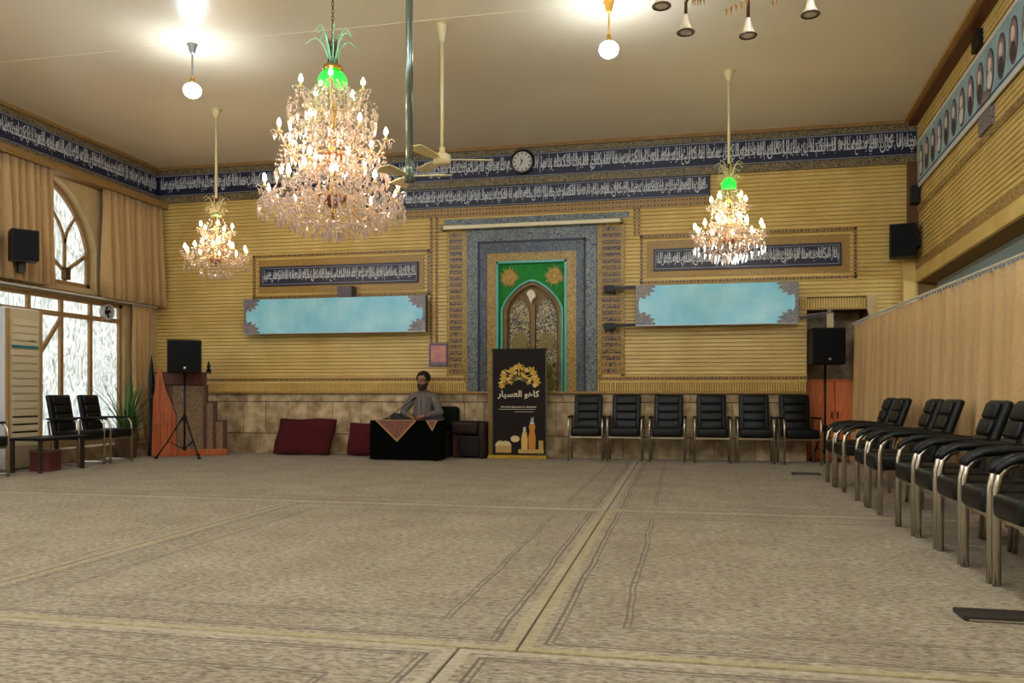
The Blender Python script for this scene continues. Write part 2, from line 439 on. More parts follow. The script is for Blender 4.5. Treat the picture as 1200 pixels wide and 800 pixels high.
# slats: overlapping lipped boards
def slats(L0, L1, z0, z1, pitch, mapf, holes=()):
    mb = MB(); z = z0
    while z < z1 - 0.01:
        zt = min(z + pitch, z1)
        spans = [(L0, L1)]
        for (a, b, c, d) in holes:
            if zt > c + 0.005 and z < d - 0.005:
                ns = []
                for s0, s1 in spans:
                    if b <= s0 or a >= s1: ns.append((s0, s1)); continue
                    if a > s0: ns.append((s0, a))
                    if b < s1: ns.append((b, s1))
                spans = ns
        for s0, s1 in spans:
            prof = [(0.0, z + 0.005), (0.016, z + 0.005), (0.020, z + 0.009), (0.014, zt-0.003), (0.008, zt), (0.0, zt)]
            v = [mapf(s0, d, q) for d, q in prof] + [mapf(s1, d, q) for d, q in prof]; n = len(prof)
            mb.add(v, [tuple(range(n)), tuple(range(2*n-1, n-1, -1))] + [(i, n+i, n+(i+1)%n, (i+1)%n) for i in range(n)])
        z += pitch
    return mb
bmap = lambda a, d, z: (a, BY - d, z)
slats(LX, 3.25, 1.27, 4.235, 0.0585, bmap, [(-3.33, -1.27, 1.0, 3.55), (OX0, OX1, 0, 2.37)]).build('slats', M_slat, wall_back, kind='stuff')
# friezes under the ceiling
M_strip0 = P('pelmet_ochre', (160, 124, 70), 0.6, col2=(126, 94, 50), scale=34)
def frieze(parent, a0, a1, mapbox, fl=True):
    mapbox(MB(), a0, a1, 0.10, 4.79, CZ).build('cornice', M_strip0, parent)
    mapbox(MB(), a0, a1, 0.06, 4.71, 4.79).build('floral_strip', M_floral, parent)
    mapbox(MB(), a0, a1, 0.05, 4.345, 4.71).build('calligraphy_band', M_navy, parent)
    mapbox(MB(), a0, a1, 0.06, 4.235, 4.345).build('floral_strip', M_floral, parent)
def bb(mb, a0, a1, d, z0, z1): return mb.box(a0, a1, BY-d, BY, z0, z1)
frieze(wall_back, LX, 3.25, bb)
M_strip0 = P('pelmet_ochre', (160, 124, 70), 0.6, col2=(126, 94, 50), scale=34)
M_line = P('pale_edge_line', (150, 156, 168), 0.4)
calligraphy(LX+0.1, 3.2, 4.39, 4.675, BY-0.054).build('lettering', M_white, wall_back)
MB().box(LX, 3.25, BY-0.056, BY-0.04, 4.690, 4.700).box(LX, 3.25, BY-0.056, BY-0.04, 4.358, 4.366).build('edge_line', M_line, wall_back)
bb(MB(), -5.02, 0.40, 0.045, 3.92, 4.232).build('calligraphy_band', M_navy, wall_back)
calligraphy(-4.96, 0.34, 3.955, 4.20, BY-0.049, start=9).build('lettering', M_white, wall_back)
MB().box(-5.0, 0.38, BY-0.051, BY-0.04, 4.212, 4.219).box(-5.0, 0.38, BY-0.051, BY-0.04, 3.932, 3.939).build('edge_line', M_line, wall_back)
for z0, z1 in ((3.862, 3.905), (3.79, 3.835)):
    bb(MB(), -5.02, 0.40, 0.042, z0, z1).build('border_ground', M_gold_trim, wall_back)
bb(MB(), -5.02, 0.40, 0.036, 3.775, 3.92).build('border_ground', M_gold_trim, wall_back)
# bottom of the slats: dotted band, fluted band, ledge, stone dado
for a, b_ in ((LX, -3.33), (-1.27, OX0)):
    bb(MB(), a, b_, 0.038, 1.155, 1.27).build('border_ground', M_slat, wall_back)
    bb(MB(), a, b_, 0.044, 1.185, 1.245).build('border_ground', M_gold_trim, wall_back)
    fl = MB(); x = a
    while x < b_ - 0.02:
        fl.prism([(x+0.003, BY), (x+0.003, BY-0.035), (x+0.012, BY-0.05), (x+0.026, BY-0.05), (x+0.034, BY-0.035), (x+0.034, BY)], 1.02, 1.155, 'z'); x += 0.036
    fl.build('fluted_band', M_slat, wall_back, kind='stuff')
bb(MB(), LX, OX0, 0.075, 0.985, 1.02).build('ledge', M_gold_trim, wall_back)
fl = MB(); x = 1.62
while x < 2.56:
    fl.prism([(x+0.003, BY), (x+0.003, BY-0.035), (x+0.012, BY-0.05), (x+0.026, BY-0.05), (x+0.034, BY-0.035), (x+0.034, BY)], 2.22, 2.36, 'z'); x += 0.036
fl.build('fluted_band', M_slat, wall_back, kind='stuff')
bb(MB(), 1.6, 2.6, 0.07, 2.195, 2.22).build('lintel_strip', M_gold_trim, wall_back)
MB().box(2.56, 2.68, BY-0.12, BY, 2.22, 2.38).prism([(2.56,2.22),(2.68,2.22),(2.66,2.10),(2.60,2.10)], BY-0.08, BY).build('bracket', M_plaster, wall_back)
MB().box(LX, OX0, BY-0.004, BY, -0.012, 0.985).build('tile_grout', P('dark_grout', (70, 56, 40), 0.9), wall_back)
def tile_row(z0, z1, wmin, wmax, seed):
    q = random.Random(seed); x = LX
    while x < OX0 - 0.02:
        wd = q.uniform(wmin, wmax); x1 = min(x + wd, OX0)
        if OX0 - x1 < 0.12: x1 = OX0
        pr = q.uniform(0.018, 0.026)
        MB().box(x + 0.004, x1 - 0.004, BY - pr, BY, z0 + 0.004, z1 - 0.004).build('stone_tile', M_stone, wall_back)
        x = x1
tile_row(0.855, 0.98, 0.22, 0.62, 1)
tile_row(0.33, 0.85, 0.26, 0.50, 2)
tile_row(-0.005, 0.325, 0.30, 0.60, 3)
# recess at the right: stone above, dark lintel
MB().box(OX0, OX1, 13.02, 13.05, 1.15, 2.21).build('stone_panel', M_stone, wall_back)
# left wall, X = LX, windows cut out
wl = MB(); WX0 = -9.15
AY0, AY1, ASP, AAP = 9.10, 10.92, 3.18, 4.12     # arch
WY0, WY1, WZ0, WZ1 = 8.55, 11.56, 0.30, 2.42     # lower window
wl.box(WX0, LX, RY0, 2.0, -0.1, CZ); wl.box(WX0, LX, 2.0, 7.6, -0.1, WZ0); wl.box(WX0, LX, 2.0, 7.6, 2.42, CZ)
wl.box(WX0, LX, 7.6, WY0, -0.1, CZ); wl.box(WX0, LX, WY1, 12.5, -0.1, CZ)
wl.box(WX0, LX, WY0, WY1, -0.1, WZ0); wl.box(WX0, LX, WY0, WY1, WZ1, 2.58); wl.box(WX0, LX, WY0, AY0, 2.58, CZ)
wl.box(WX0, LX, AY1, WY1, 2.58, CZ); wl.box(WX0, LX, AY0, AY1, AAP, CZ)
def arch_z(u, h0=ASP, h1=AAP):   # u in -1..1
    return h0 + (h1-h0) * (1 - abs(u)**1.75)**0.72
NC = 28
for i in range(NC):
    u0 = -1 + 2*i/NC; u1 = -1 + 2*(i+1)/NC; m_ = (AY0+AY1)/2; hw = (AY1-AY0)/2
    y0 = m_+u0*hw; y1 = m_+u1*hw; za = arch_z(u0); zb = arch_z(u1)
    wl.hexa([(WX0,y0,za),(LX,y0,za),(LX,y1,zb),(WX0,y1,zb),(WX0,y0,AAP),(LX,y0,AAP),(LX,y1,AAP),(WX0,y1,AAP)])
wall_left = struct('wall_left', wl, M_plaster)
def lb(mb, a0, a1, d, z0, z1): return mb.box(LX, LX+d, a0, a1, z0, z1)
frieze(wall_left, RY0, BY-0.1, lb)
ct = calligraphy(0, BY-0.12-6.0, 4.39, 4.675, 0)
ct.v = [(LX+0.054-q[1], 6.0+q[0], q[2]) for q in ct.v]
ct.build('lettering', M_white, wall_left)
MB().box(LX+0.04, LX+0.056, RY0, BY-0.06, 4.690, 4.700).box(LX+0.04, LX+0.056, RY0, BY-0.06, 4.358, 4.366).build('edge_line', M_line, wall_left)
lb(MB(), 6.0, BY-0.05, 0.24, 4.13, 4.235).build('curtain_pelmet', M_strip0, wall_left)
# window sill ledge of stone along the window wall
struct('trim_2', MB().rbox(LX, LX+0.32, 6.0, 12.3, 0.0, 0.21, r=0.02), M_stone)
# arched window
win2 = thing('window_2', '', ''); del win2['label']; del win2['category']; win2['kind'] = 'structure'
mY = (AY0+AY1)/2; hw = (AY1-AY0)/2; GX = -9.02
def archline(k, n=24, h0=ASP, h1=AAP, z0=2.60):
    pts = [(mY-hw*k, z0)]
    for i in range(n+1):
        u = -1+2*i/n; pts.append((mY+u*hw*k, h0+(arch_z(u)-ASP)*k - (1-k)*0.02))
    return pts + [(mY+hw*k, z0)]
MB().band(archline(0.93), archline(1.0), GX-0.03, GX+0.05, 'x').box(GX-0.03, GX+0.05, AY0, AY1, 2.58, 2.66).build('window_frame', M_winwood, win2)
# panes: three, parted by the tracery
pa = archline(0.95)
MB().prism([p for p in pa if p[0] <= mY+0.12] + [(mY+0.1, 2.60)], GX-0.004, GX+0.004, 'x').build('pane', PANE, win2)
MB().prism([(mY+0.12, 2.60)] + [p for p in pa if p[0] > mY+0.12], GX-0.004, GX+0.004, 'x').build('pane', PANE, win2)
def bar(mb, pts, wd=0.035, x0=GX-0.02, x1=GX+0.035):
    for (a, b_) in zip(pts, pts[1:]):
        d = Vector((b_[0]-a[0], b_[1]-a[1])); d.normalize(); n = Vector((-d.y, d.x))*wd/2; e = d*0.004
        mb.prism([(a[0]+n.x-e.x, a[1]+n.y-e.y), (b_[0]+n.x+e.x, b_[1]+n.y+e.y), (b_[0]-n.x+e.x, b_[1]-n.y+e.y), (a[0]-n.x-e.x, a[1]-n.y-e.y)], x0, x1, 'x')
    return mb
cy = 10.43
bar(MB(), [(cy, 2.62), (cy, 3.28)], 0.045).build('mullion', M_winwood, win2)
for s in (-1, 1):
    bar(MB(), [(cy, 3.22), (cy+s*0.04, 3.38), (cy+s*0.12, 3.52), (cy+s*0.22, 3.64), (cy+s*0.28, 3.70)]).build('tracery_bar', M_winwood, win2)
    bar(MB(), [(cy, 2.80), (cy+s*0.44, 3.10)], 0.05).build('tracery_bar', M_winwood, win2)
MB().rbox(GX, GX+0.09, cy-0.05, cy+0.05, 2.68, 2.86, r=0.012).build('latch_block', P('dark_bronze', (92, 66, 40), 0.4, 0.6), win2)
# lower window
def lower_window(name, y0, y1, verts, trans):
    wn = thing(name, '', ''); del wn['label']; del wn['category']; wn['kind'] = 'structure'
    f = MB(); x0, x1 = -8.99, -8.90
    f.box(x0, x1, y0, y1, WZ0, WZ0+0.07); f.box(x0, x1, y0, y1, WZ1-0.06, WZ1); f.box(x0, x1, y0, y0+0.06, WZ0, WZ1); f.box(x0, x1, y1-0.06, y1, WZ0, WZ1)
    f.build('window_frame', M_winwood, wn)
    MB().box(x0, x1, y0+0.06, y1-0.06, trans-0.035, trans+0.035).build('transom', M_winwood, wn)
    ys = [y0+0.03] + verts + [y1-0.03]
    for v in verts: MB().box(x0+0.005, x1-0.002, v-0.028, v+0.028, WZ0+0.07, WZ1-0.06).build('mullion', M_winwood, wn)
    for a, b_ in zip(ys, ys[1:]):
        MB().box(-8.957, -8.949, a, b_, WZ0+0.05, trans).build('pane', PANE, wn)
        MB().box(-8.957, -8.949, a, b_, trans, WZ1-0.04).build('pane', PANE, wn)
    return wn
win1 = lower_window('window_1', WY0, WY1, [9.66, 10.27, 10.87], 2.15)
bar(MB(), [(9.80, 1.50), (10.25, 2.10)], 0.05, -8.92, -8.88).build('stay_bar', M_winwood, win1)
lower_window('window_3', 2.0, 7.6, [3.1, 4.2, 5.3, 6.4], 2.15)
# other walls
struct('wall_front', MB().box(-9.3, 6.0, RY0-0.2, RY0, -0.1, CZ), M_plaster)
# right: upper wall of the gallery, turned a few degrees, and what lies behind the curtain
KX = 0.07; dn = math.sqrt(1+KX*KX)
RM = Matrix.Translation((3.25, BY, 0)) @ Matrix(((-KX/dn, -1/dn, 0, 0), (-1/dn, KX/dn, 0, 0), (0, 0, 1, 0), (0, 0, 0, 1)))
# local: a along the wall towards the camera, d out into the hall
def rmap(a, d, z): return tuple(RM @ Vector((a, d, z)))
def rb(mb, a0, a1, d, z0, z1, d0=0.0):
    return mb.hexa([rmap(a0,d0,z0), rmap(a1,d0,z0), rmap(a1,d,z0), rmap(a0,d,z0), rmap(a0,d0,z1), rmap(a1,d0,z1), rmap(a1,d,z1), rmap(a0,d,z1)])
RL = 16.3
wall_right = struct('wall_right', rb(MB(), -0.3, RL, 0, 2.55, CZ, d0=-0.25), M_mortar)
slats(0.0, 9.0, 2.85, 4.55, 0.0585, rmap).build('slats', M_slat, wall_right, kind='stuff')
slats(0.0, 9.0, 4.56, 4.80, 0.0585, rmap).build('slats', M_slat, wall_right, kind='stuff')
rb(MB(), 0, RL, 0.20, 4.80, CZ).build('cornice', M_gold_trim, wall_right)
rb(MB(), 0, RL, 0.13, 4.755, 4.80).build('cornice', M_wood, wall_right)
rb(MB(), 0, RL, 0.038, 3.52, 3.60).build('floral_strip', M_dot, wall_right)
rb(MB(), 0, RL, 0.040, 2.74, 2.84).build('dotted_border', M_dot, wall_right)
rb(MB(), 0, RL, 0.045, 2.71, 2.74).build('border_ground', M_gold_trim, wall_right)
fl = MB(); a = 0.0
while a < 8.5:
    rb(fl, a+0.003, a+0.033, 0.045, 2.55, 2.71); a += 0.036
fl.build('fluted_band', M_slat, wall_right, kind='stuff')
rb(MB(), 3.27, 3.72, 0.05, 3.62, 4.02, d0=0.0).build('floral_panel', orn('mauve_floral', (74,62,84), (168,152,140), (120,100,86), 30), wall_right)
rb(MB(), 3.05, 3.33, 0.06, 4.56, 4.72).build('vent_grille', M_black, wall_right)
# corner strip between back wall and gallery
MB().box(3.10, 3.22, BY-0.16, BY-0.03, 3.30, 4.23).build('corner_post', P('brown_paint', (96, 58, 30), 0.5), wall_right)
MB().box(3.04, 3.20, BY-0.10, BY-0.03, 1.9, 3.30).build('corner_post', M_slat, wall_right)
# lower room behind the curtain
struct('ceiling_gallery', rb(MB(), -0.3, RL, -0.25, 2.50, 2.62, d0=-3.6), P('soffit_paint', (170, 190, 196), 0.3))
struct('wall_side', MB().box(5.8, 6.2, RY0, 13.3, -0.1, 2.62), M_plaster)

# ============================================================ MIHRAB
mih = thing('mihrab', 'tall tiled prayer niche with green spandrels and blue floral frame in the back wall', 'mihrab', (0, 0, 0))
def mb_(x0, x1, d, z0, z1, d0=0.0): return MB().box(x0, x1, BY-d, BY-d0, z0, z1)
f = MB()
X0, X1, ZT = -3.32, -1.28, 3.54
f.box(X0, X0+0.17, BY-0.05, BY, 1.02, ZT).box(X1-0.17, X1, BY-0.05, BY, 1.02, ZT).box(X0+0.17, X1-0.17, BY-0.05, BY, ZT-0.17, ZT)
f.build('outer_border', M_blueorn, mih)
f = MB(); a, b_, t = X0+0.17, X1-0.17, ZT-0.17
f.box(a, a+0.03, BY-0.06, BY, 1.02, t).box(b_-0.03, b_, BY-0.06, BY, 1.02, t).box(a, b_, BY-0.06, BY, t-0.03, t)
f.build('navy_line', M_navy, mih)
a += 0.03; b_ -= 0.03; t -= 0.03
f = MB(); iw = 0.115
f.box(a, a+iw, BY-0.045, BY, 1.02, t).box(b_-iw, b_, BY-0.045, BY, 1.02, t).box(a+iw, b_-iw, BY-0.045, BY, t-0.16, t)
f.build('inner_border', M_blueorn2, mih)
f = MB(); a += iw; b_ -= iw; t -= 0.16
f.box(a, NX0+0.08, BY-0.035, BY+0.03, 1.02, t-0.13).box(NX1-0.08, b_, BY-0.035, BY+0.03, 1.02, t-0.13).box(a, b_, BY-0.035, BY, t-0.13, t)
f.box(NX0-0.01, NX1+0.01, BY-0.01, BY+0.03, t-0.13, 3.07)
f.build('gold_border', M_goldorn, mih)
M_turq = P('turquoise_glaze', (74, 178, 158), 0.3)
M_green = P('green_glaze', (4, 150, 40), 0.5, spec=0.3, col2=(4, 116, 30), scale=9)
NL, NR, NT = NX0+0.08, NX1-0.08, t-0.13      # clear opening
f = MB()
f.box(NL, NL+0.035, BY-0.05, BY+0.04, 1.02, NT).box(NR-0.035, NR, BY-0.05, BY+0.04, 1.02, NT).box(NL, NR, BY-0.05, BY+0.04, NT-0.035, NT)
f.build('turquoise_frame', M_turq, mih)
cx = (NL+NR)/2; AH = 0.485; SP = 2.30; AP = 2.755
def arc(k, dz=0.0, n=20, base=1.02):
    pts = [(cx-AH*k, base)]
    for i in range(n+1):
        u = -1+2*i/n; pts.append((cx+AH*k*u, SP + (AP-SP)*(1-abs(u)**1.6)**0.75*k + dz))
    return pts + [(cx+AH*k, base)]
ain = arc(1.0)
sp = MB(); n = len(ain)
for i in range(1, n-2):
    p, q = ain[i], ain[i+1]; sp.prism([p, q, (q[0], NT-0.03), (p[0], NT-0.03)], BY+0.035, BY+0.08)
sp.box(NL+0.03, cx-AH, BY+0.035, BY+0.08, 1.02, NT-0.03).box(cx+AH, NR-0.03, BY+0.035, BY+0.08, 1.02, NT-0.03)
sp.build('green_spandrel', M_green, mih)
MB().band(arc(0.955), arc(1.02), BY-0.0, BY+0.06).build('turquoise_arch', M_turq, mih)
MB().band(arc(0.84), arc(0.955), BY+0.05, BY+0.14).build('stone_arch', P('ochre_stone', (150, 118, 62), 0.5, col2=(116, 86, 40), scale=16), mih)
MB().prism(arc(0.87), BY+0.16, BY+0.30).build('back_panel', P('ochre_stone', (150,118,62)), mih)
M_lobe = orn('dark_garden', (26, 18, 32), (206, 190, 140), (44, 32, 40), 19)
def lobe(c, hw_, top, base=1.02):
    return [(c-hw_, base)] + [(c+hw_*math.sin(-PI/2+PI*i/12)*1.0, (top-0.42) + 0.42*math.cos(-PI/2+PI*i/12)**0.8 if 0 < i < 12 else top-0.42) for i in range(13)] + [(c+hw_, base)]
for c in (cx-0.215, cx+0.215):
    MB().prism(lobe(c, 0.165, 2.46), BY+0.13, BY+0.17).build('lancet_panel', M_lobe, mih)
    for (dx, z, r) in ((0, 1.80, 0.13), (-0.03, 1.35, 0.12), (0.04, 1.15, 0.10)):
        f = MB().prism([(c+dx+r*math.cos(2*PI*i/16), z+r*1.15*math.sin(2*PI*i/16)) for i in range(16)], BY+0.115, BY+0.135)
        f.build('bush_tile', orn('olive_leaf', (142,124,40), (84,74,24), (168,150,62), 44), mih)
MB().prism([(cx-0.02+0.075*math.sin(2*PI*i/16)*(1 if math.cos(2*PI*i/16) > 0 else 0.55+0.45*math.cos(2*PI*i/16)+0.0), 2.50+0.11*math.cos(2*PI*i/16)) for i in range(16)], BY+0.04, BY+0.13).build('white_drop', P('white_enamel', (226,214,186), 0.3), mih)
MB().box(cx-0.035, cx+0.035, BY+0.10, BY+0.16, 1.02, 2.40).build('column', P('ochre_stone', (150,118,62)), mih)
def rosette(c, z, r=0.175):
    f = MB(); q = random.Random(int(c*100))
    for k in range(26):
        a = 2*PI*k/26; ra = r*q.uniform(0.75, 1.1); t_ = 0.020
        f.prism([(c+0.02*math.cos(a), z+0.02*math.sin(a)), (c+ra*0.6*math.cos(a-0.11), z+ra*0.6*math.sin(a-0.11)), (c+ra*math.cos(a), z+ra*math.sin(a)), (c+ra*0.6*math.cos(a+0.11), z+ra*0.6*math.sin(a+0.11))], BY+0.015+0.003*(k%3), BY+0.036)
    for k in range(9):
        a = 2*PI*k/9; f.ball((c+r*0.45*math.cos(a), BY+0.02, z+r*0.45*math.sin(a)), 0.02, 6, 4)
    f.ball((c, BY+0.02, z), 0.045, 8, 6, (1, 0.5, 1))
    return f
M_gilt = P('gilt_relief', (230, 192, 104), 0.45, 0.0, col2=(176, 128, 50), scale=60)
rosette(cx-0.36, 2.80).build('gilt_rosette', M_gilt, mih); rosette(cx+0.36, 2.80).build('gilt_rosette', M_gilt, mih)
# flanking strips with stacked inscriptions, header, dotted uprights
M_strip = P('strip_ochre', (178, 142, 70), 0.4, col2=(148, 112, 48), scale=40)
for x0, x1, o0, o1 in ((-3.66, -3.36, -3.60, -3.42), (-1.24, -0.86, -1.19, -0.93)):
    MB().box(x0, x1, BY-0.034, BY, 1.25, 3.57).build('inscription_strip', M_strip, wall_back)
    f = MB(); z = 1.30; k = 0
    while z < 3.5:
        wd = ' '.join(VERSE[(k*2) % len(VERSE):(k*2) % len(VERSE)+2]) or VERSE[0]
        place_text(f, shape(wd), o0, o1, z, z+0.075, BY-0.0385, bold=0.05); z += 0.098; k += 1
    f.build('lettering', M_strip, wall_back)
    f = MB(); z = 1.30
    while z < 3.5: f.box(o0-0.01, o1+0.01, BY-0.0375, BY, z+0.004, z+0.062); z += 0.098
    f.build('inscription_ground', orn('navy_text', (26, 28, 52), (40, 38, 58), (150, 122, 66), 70), wall_back)
    MB().box(o1+0.01, x1, BY-0.038, BY, 1.25, 3.57).box(x0, o0-0.01, BY-0.038, BY, 1.25, 3.57).build('gold_floral_strip', M_goldorn, wall_back)
MB().box(-3.70, -0.80, BY-0.036, BY, 3.66, 3.74).box(-3.40, -1.15, BY-0.037, BY, 3.54, 3.66).build('floral_strip', M_blueorn, wall_back)
MB().box(-3.37, -3.325, BY-0.04, BY, 1.02, 3.57).box(-1.275, -1.235, BY-0.04, BY, 1.02, 3.57).build('gold_floral_strip', M_goldorn, wall_back)
for x in (-3.92, -3.83, -0.71, -0.645):
    MB().box(x-0.018, x+0.018, BY-0.036, BY, 1.72 if x < -2 else 3.36, 3.79).build('border_ground', M_gold_trim, wall_back)
def dots(mb, x0, x1, z, y, step=0.052, vertical=False, sz=0.017):
    n = max(1, int((x1-x0)/step))
    for i in range(n):
        c = x0 + (i+0.5)*(x1-x0)/n; k = 0.62 if i % 2 else 1.0; sk = 0.008 if i % 3 else -0.006
        px, pz = (z, c) if vertical else (c, z)
        q_ = [(-sz*1.1, 0), (sk, sz*k), (sz*1.1, 0), (-sk, -sz*k)]
        if vertical: q_ = [(b3, a3) for a3, b3 in q_]
        mb.prism([(px+a3, pz+b3) for a3, b3 in q_], y-0.004, y)
M_dark = P('dark_brown_glaze', (44, 28, 24), 0.4)
f = MB()
for z in (3.882, 3.812): dots(f, -5.02, 0.40, z, BY-0.042)
for x in (-3.92, -3.83): dots(f, 1.74, 3.78, x, BY-0.036, vertical=True)
for x in (-0.71, -0.645): dots(f, 3.38, 3.78, x, BY-0.036, vertical=True)
dots(f, LX, -3.34, 1.215, BY-0.044); dots(f, -1.26, OX0, 1.215, BY-0.044)
f.build('dot_row', M_dark, wall_back, kind='stuff')
# dotted rectangles round the calligraphy panels
def rect_border(x0, x1, z0, z1, wd=0.045):
    f = MB(); d = 0.036
    for (a, b2, c, e) in ((x0, x1, z1-wd, z1), (x0, x1, z0, z0+wd), (x0, x0+wd, z0, z1), (x1-wd, x1, z0, z1)): f.box(a, b2, BY-d, BY, c, e)
    f.build('border_ground', M_gold_trim, wall_back)
    f = MB(); h_ = wd/2
    dots(f, x0, x1, z1-h_, BY-d); dots(f, x0, x1, z0+h_, BY-d); dots(f, z0+wd, z1-wd, x0+h_, BY-d, vertical=True); dots(f, z0+wd, z1-wd, x1-h_, BY-d, vertical=True)
    f.build('dot_row', M_dark, wall_back, kind='stuff')
    f = MB(); f.box(x0+0.10, x1-0.10, BY-0.033, BY, z0+0.09, z1-0.09); f.build('ochre_ground', M_strip, wall_back)
rect_border(-7.03, -3.94, 2.56, 3.29); rect_border(-0.63, 2.44, 2.64, 3.37)
def cal_panel(x0, x1, z0, z1, label, st):
    o = thing('calligraphy_panel', label, 'panel', ((x0+x1)/2, BY-0.034, z0), 0, 'blue calligraphy panels on the slatted wall')
    w2 = (x1-x0)/2; h = z1-z0
    f = MB().box(-w2, w2, -0.02, 0.0, 0, h); f.build('tile_ground', M_navy, o)
    f = MB(); e = 0.018
    for (a, b2, c, dd) in ((-w2, w2, h-e, h), (-w2, w2, 0, e), (-w2, -w2+e, 0, h), (w2-e, w2, 0, h)): f.box(a, b2, -0.032, 0, c, dd)
    f.build('frame', P('dark_purple_edge', (48, 38, 60), 0.4), o)
    f = MB(); e2 = 0.028; e3 = 0.035
    for (a, b2, c, dd) in ((-w2+e2, w2-e2, h-e3, h-e2), (-w2+e2, w2-e2, e2, e3), (-w2+e2, -w2+e3, e2, h-e2), (w2-e3, w2-e2, e2, h-e2)): f.box(a, b2, -0.024, 0, c, dd)
    f.build('edge_line', M_line, o)
    calligraphy(-w2+0.05, w2-0.05, 0.05, h-0.05, -0.025, st, 1.8).build('lettering', M_white, o)
cal_panel(-6.88, -4.13, 2.765, 3.09, 'long navy panel of white calligraphy on the wall nearer the windows', 3)
cal_panel(-0.43, 2.225, 2.825, 3.155, 'long navy panel of white calligraphy on the wall nearer the gallery side', 21)

# ============================================================ turquoise sign boards
M_sign = P('turquoise_board', (184, 236, 250), 0.4, col2=(112, 206, 238), scale=2.6, contrast=0.25, detail=9)
M_corner = orn('corner_arabesque', (74, 104, 134), (176, 142, 110), (110, 120, 128), 26)
M_steel = P('grey_steel', (130, 130, 132), 0.4, 0.6)
def sign(xc, y, z0, wd, h, label):
    o = thing('sign_board', label, 'sign', (xc, y, z0), 0, 'turquoise boards hung on the back wall')
    w2 = wd/2
    MB().box(-w2, w2, 0.0, 0.10, 0, h).build('case', P('dark_case', (60, 56, 52), 0.5), o)
    MB().box(-w2+0.006, w2-0.006, -0.010, 0.0, 0.012, h-0.006).build('face_panel', M_sign, o)
    MB().box(-w2, w2, -0.014, 0.0, 0.0, 0.012).build('bottom_edge', P('pale_alu', (176,180,184), 0.3, 0.6), o)
    for sx in (-1, 1):
        f = MB()
        e = w2-0.008
        f.prism([(sx*e, 0.014), (sx*(e-0.045), 0.014), (sx*(e-0.035), h-0.01), (sx*e, h-0.01)], -0.014, -0.010)
        for sz, zz in ((1, 0.014), (-1, h-0.008)):
            pts = [(sx*e, zz)]
            for k in range(13):
                a = PI/2*k/12; rr = 0.20 + 0.030*math.sin(k*2.4)
                pts.append((sx*(e-rr*1.35*math.cos(a)), zz+sz*rr*math.sin(a)))
            f.prism(pts, -0.0145, -0.011)
        f.build('corner_ornament', M_corner, o)
    return o
s1 = sign(-5.50, 12.14, 1.955, 3.13, 0.575, 'long turquoise board with ornate corners, nearer the windows')
MB().box(0.19-0.12, 0.19+0.12, 0.02, 0.24, 0.56, 0.76).build('bracket_box', P('purple_grey_box', (86, 74, 84), 0.5), s1)
s2 = sign(0.465, 12.14, 1.985, 2.30, 0.605, 'long turquoise board with ornate corners, held by two black arms')
for z in (0.0, 0.56): 
    f = MB(); f.box(-1.58, -1.14, 0.02, 0.06, z, z+0.045).box(-1.62, -1.46, 0.03, 0.24, z-0.03, z+0.06); f.build('mounting_arm', M_blackmetal, s2)
MB().tube([(1.14, 0.06, 0.10), (1.5, 0.06, 0.15), (1.62, 0.06, 0.16)], 0.012).build('mounting_arm', M_steel, s2)
o = thing('screen_case', 'long thin white projector screen case above the niche', 'screen', (-2.30, BY-0.135, 3.59))
MB().rbox(-1.40, 1.40, -0.035, 0.035, -0.03, 0.03, r=0.012).build('case', P('white_case', (232, 222, 186), 0.35), o)
for s in (-1, 1): MB().box(s*1.40-0.02, s*1.40+0.02, -0.04, 0.09, -0.038, 0.038).build('end_cap', P('end_cap_grey', (120,110,92), 0.5), o)
# clock
o = thing('wall_clock', 'round black wall clock with a white dial on the blue band', 'clock', (-2.43, BY-0.07, 4.575))
f = MB(); 
pr = [(0.0,0.0),(0.19,0.0),(0.195,0.02),(0.18,0.045),(0.155,0.05),(0.15,0.03)]
f.lathe([(r, z) for r, z in pr], n=32); f.v = [(x, -z, y) for x, y, z in f.v]; f.build('rim', P('black_rim', (16,14,14), 0.3), o, smooth=False)
f = MB().lathe([(0.001,0.028),(0.152,0.028),(0.152,0.033),(0.001,0.033)], n=32); f.v = [(x, -z, y) for x, y, z in f.v]; f.build('dial', P('dial_white', (206,204,196), 0.4), o)
f = MB()
for k in range(12):
    a = 2*PI*k/12; f.prism([(0.125*math.cos(a)+dx*0.011, 0.125*math.sin(a)+dz*0.011) for dx, dz in ((-1,-1),(1,-1),(1,1),(-1,1))], -0.036, -0.033)
f.build('hour_mark', M_black, o)
def hand(a, ln, wd):
    d = Vector((math.sin(a), math.cos(a))); n = Vector((d.y, -d.x))*wd
    return MB().prism([(n.x, n.y), (d.x*ln, d.y*ln), (-n.x, -n.y), (-d.x*0.02, -d.y*0.02)], -0.041, -0.037)
hand(PI*1.15, 0.10, 0.010).build('hand', M_black, o); hand(-0.35, 0.075, 0.012).build('hand', M_black, o)
# small picture
o = thing('notice_picture', 'small square mauve and orange picture on the slats by the niche', 'picture', (-3.79, BY-0.045, 1.42))
MB().box(-0.155, 0.155, -0.012, 0.012, 0, 0.36).build('frame', P('mauve_frame', (96, 78, 110), 0.5), o)
MB().box(-0.125, 0.125, -0.017, -0.01, 0.06, 0.33).build('print', P('print_orange', (222, 152, 112), 0.5, col2=(168,116,140), scale=9), o)
MB().box(-0.125, 0.125, -0.016, -0.01, 0.02, 0.05).build('caption_strip', M_corner, o)

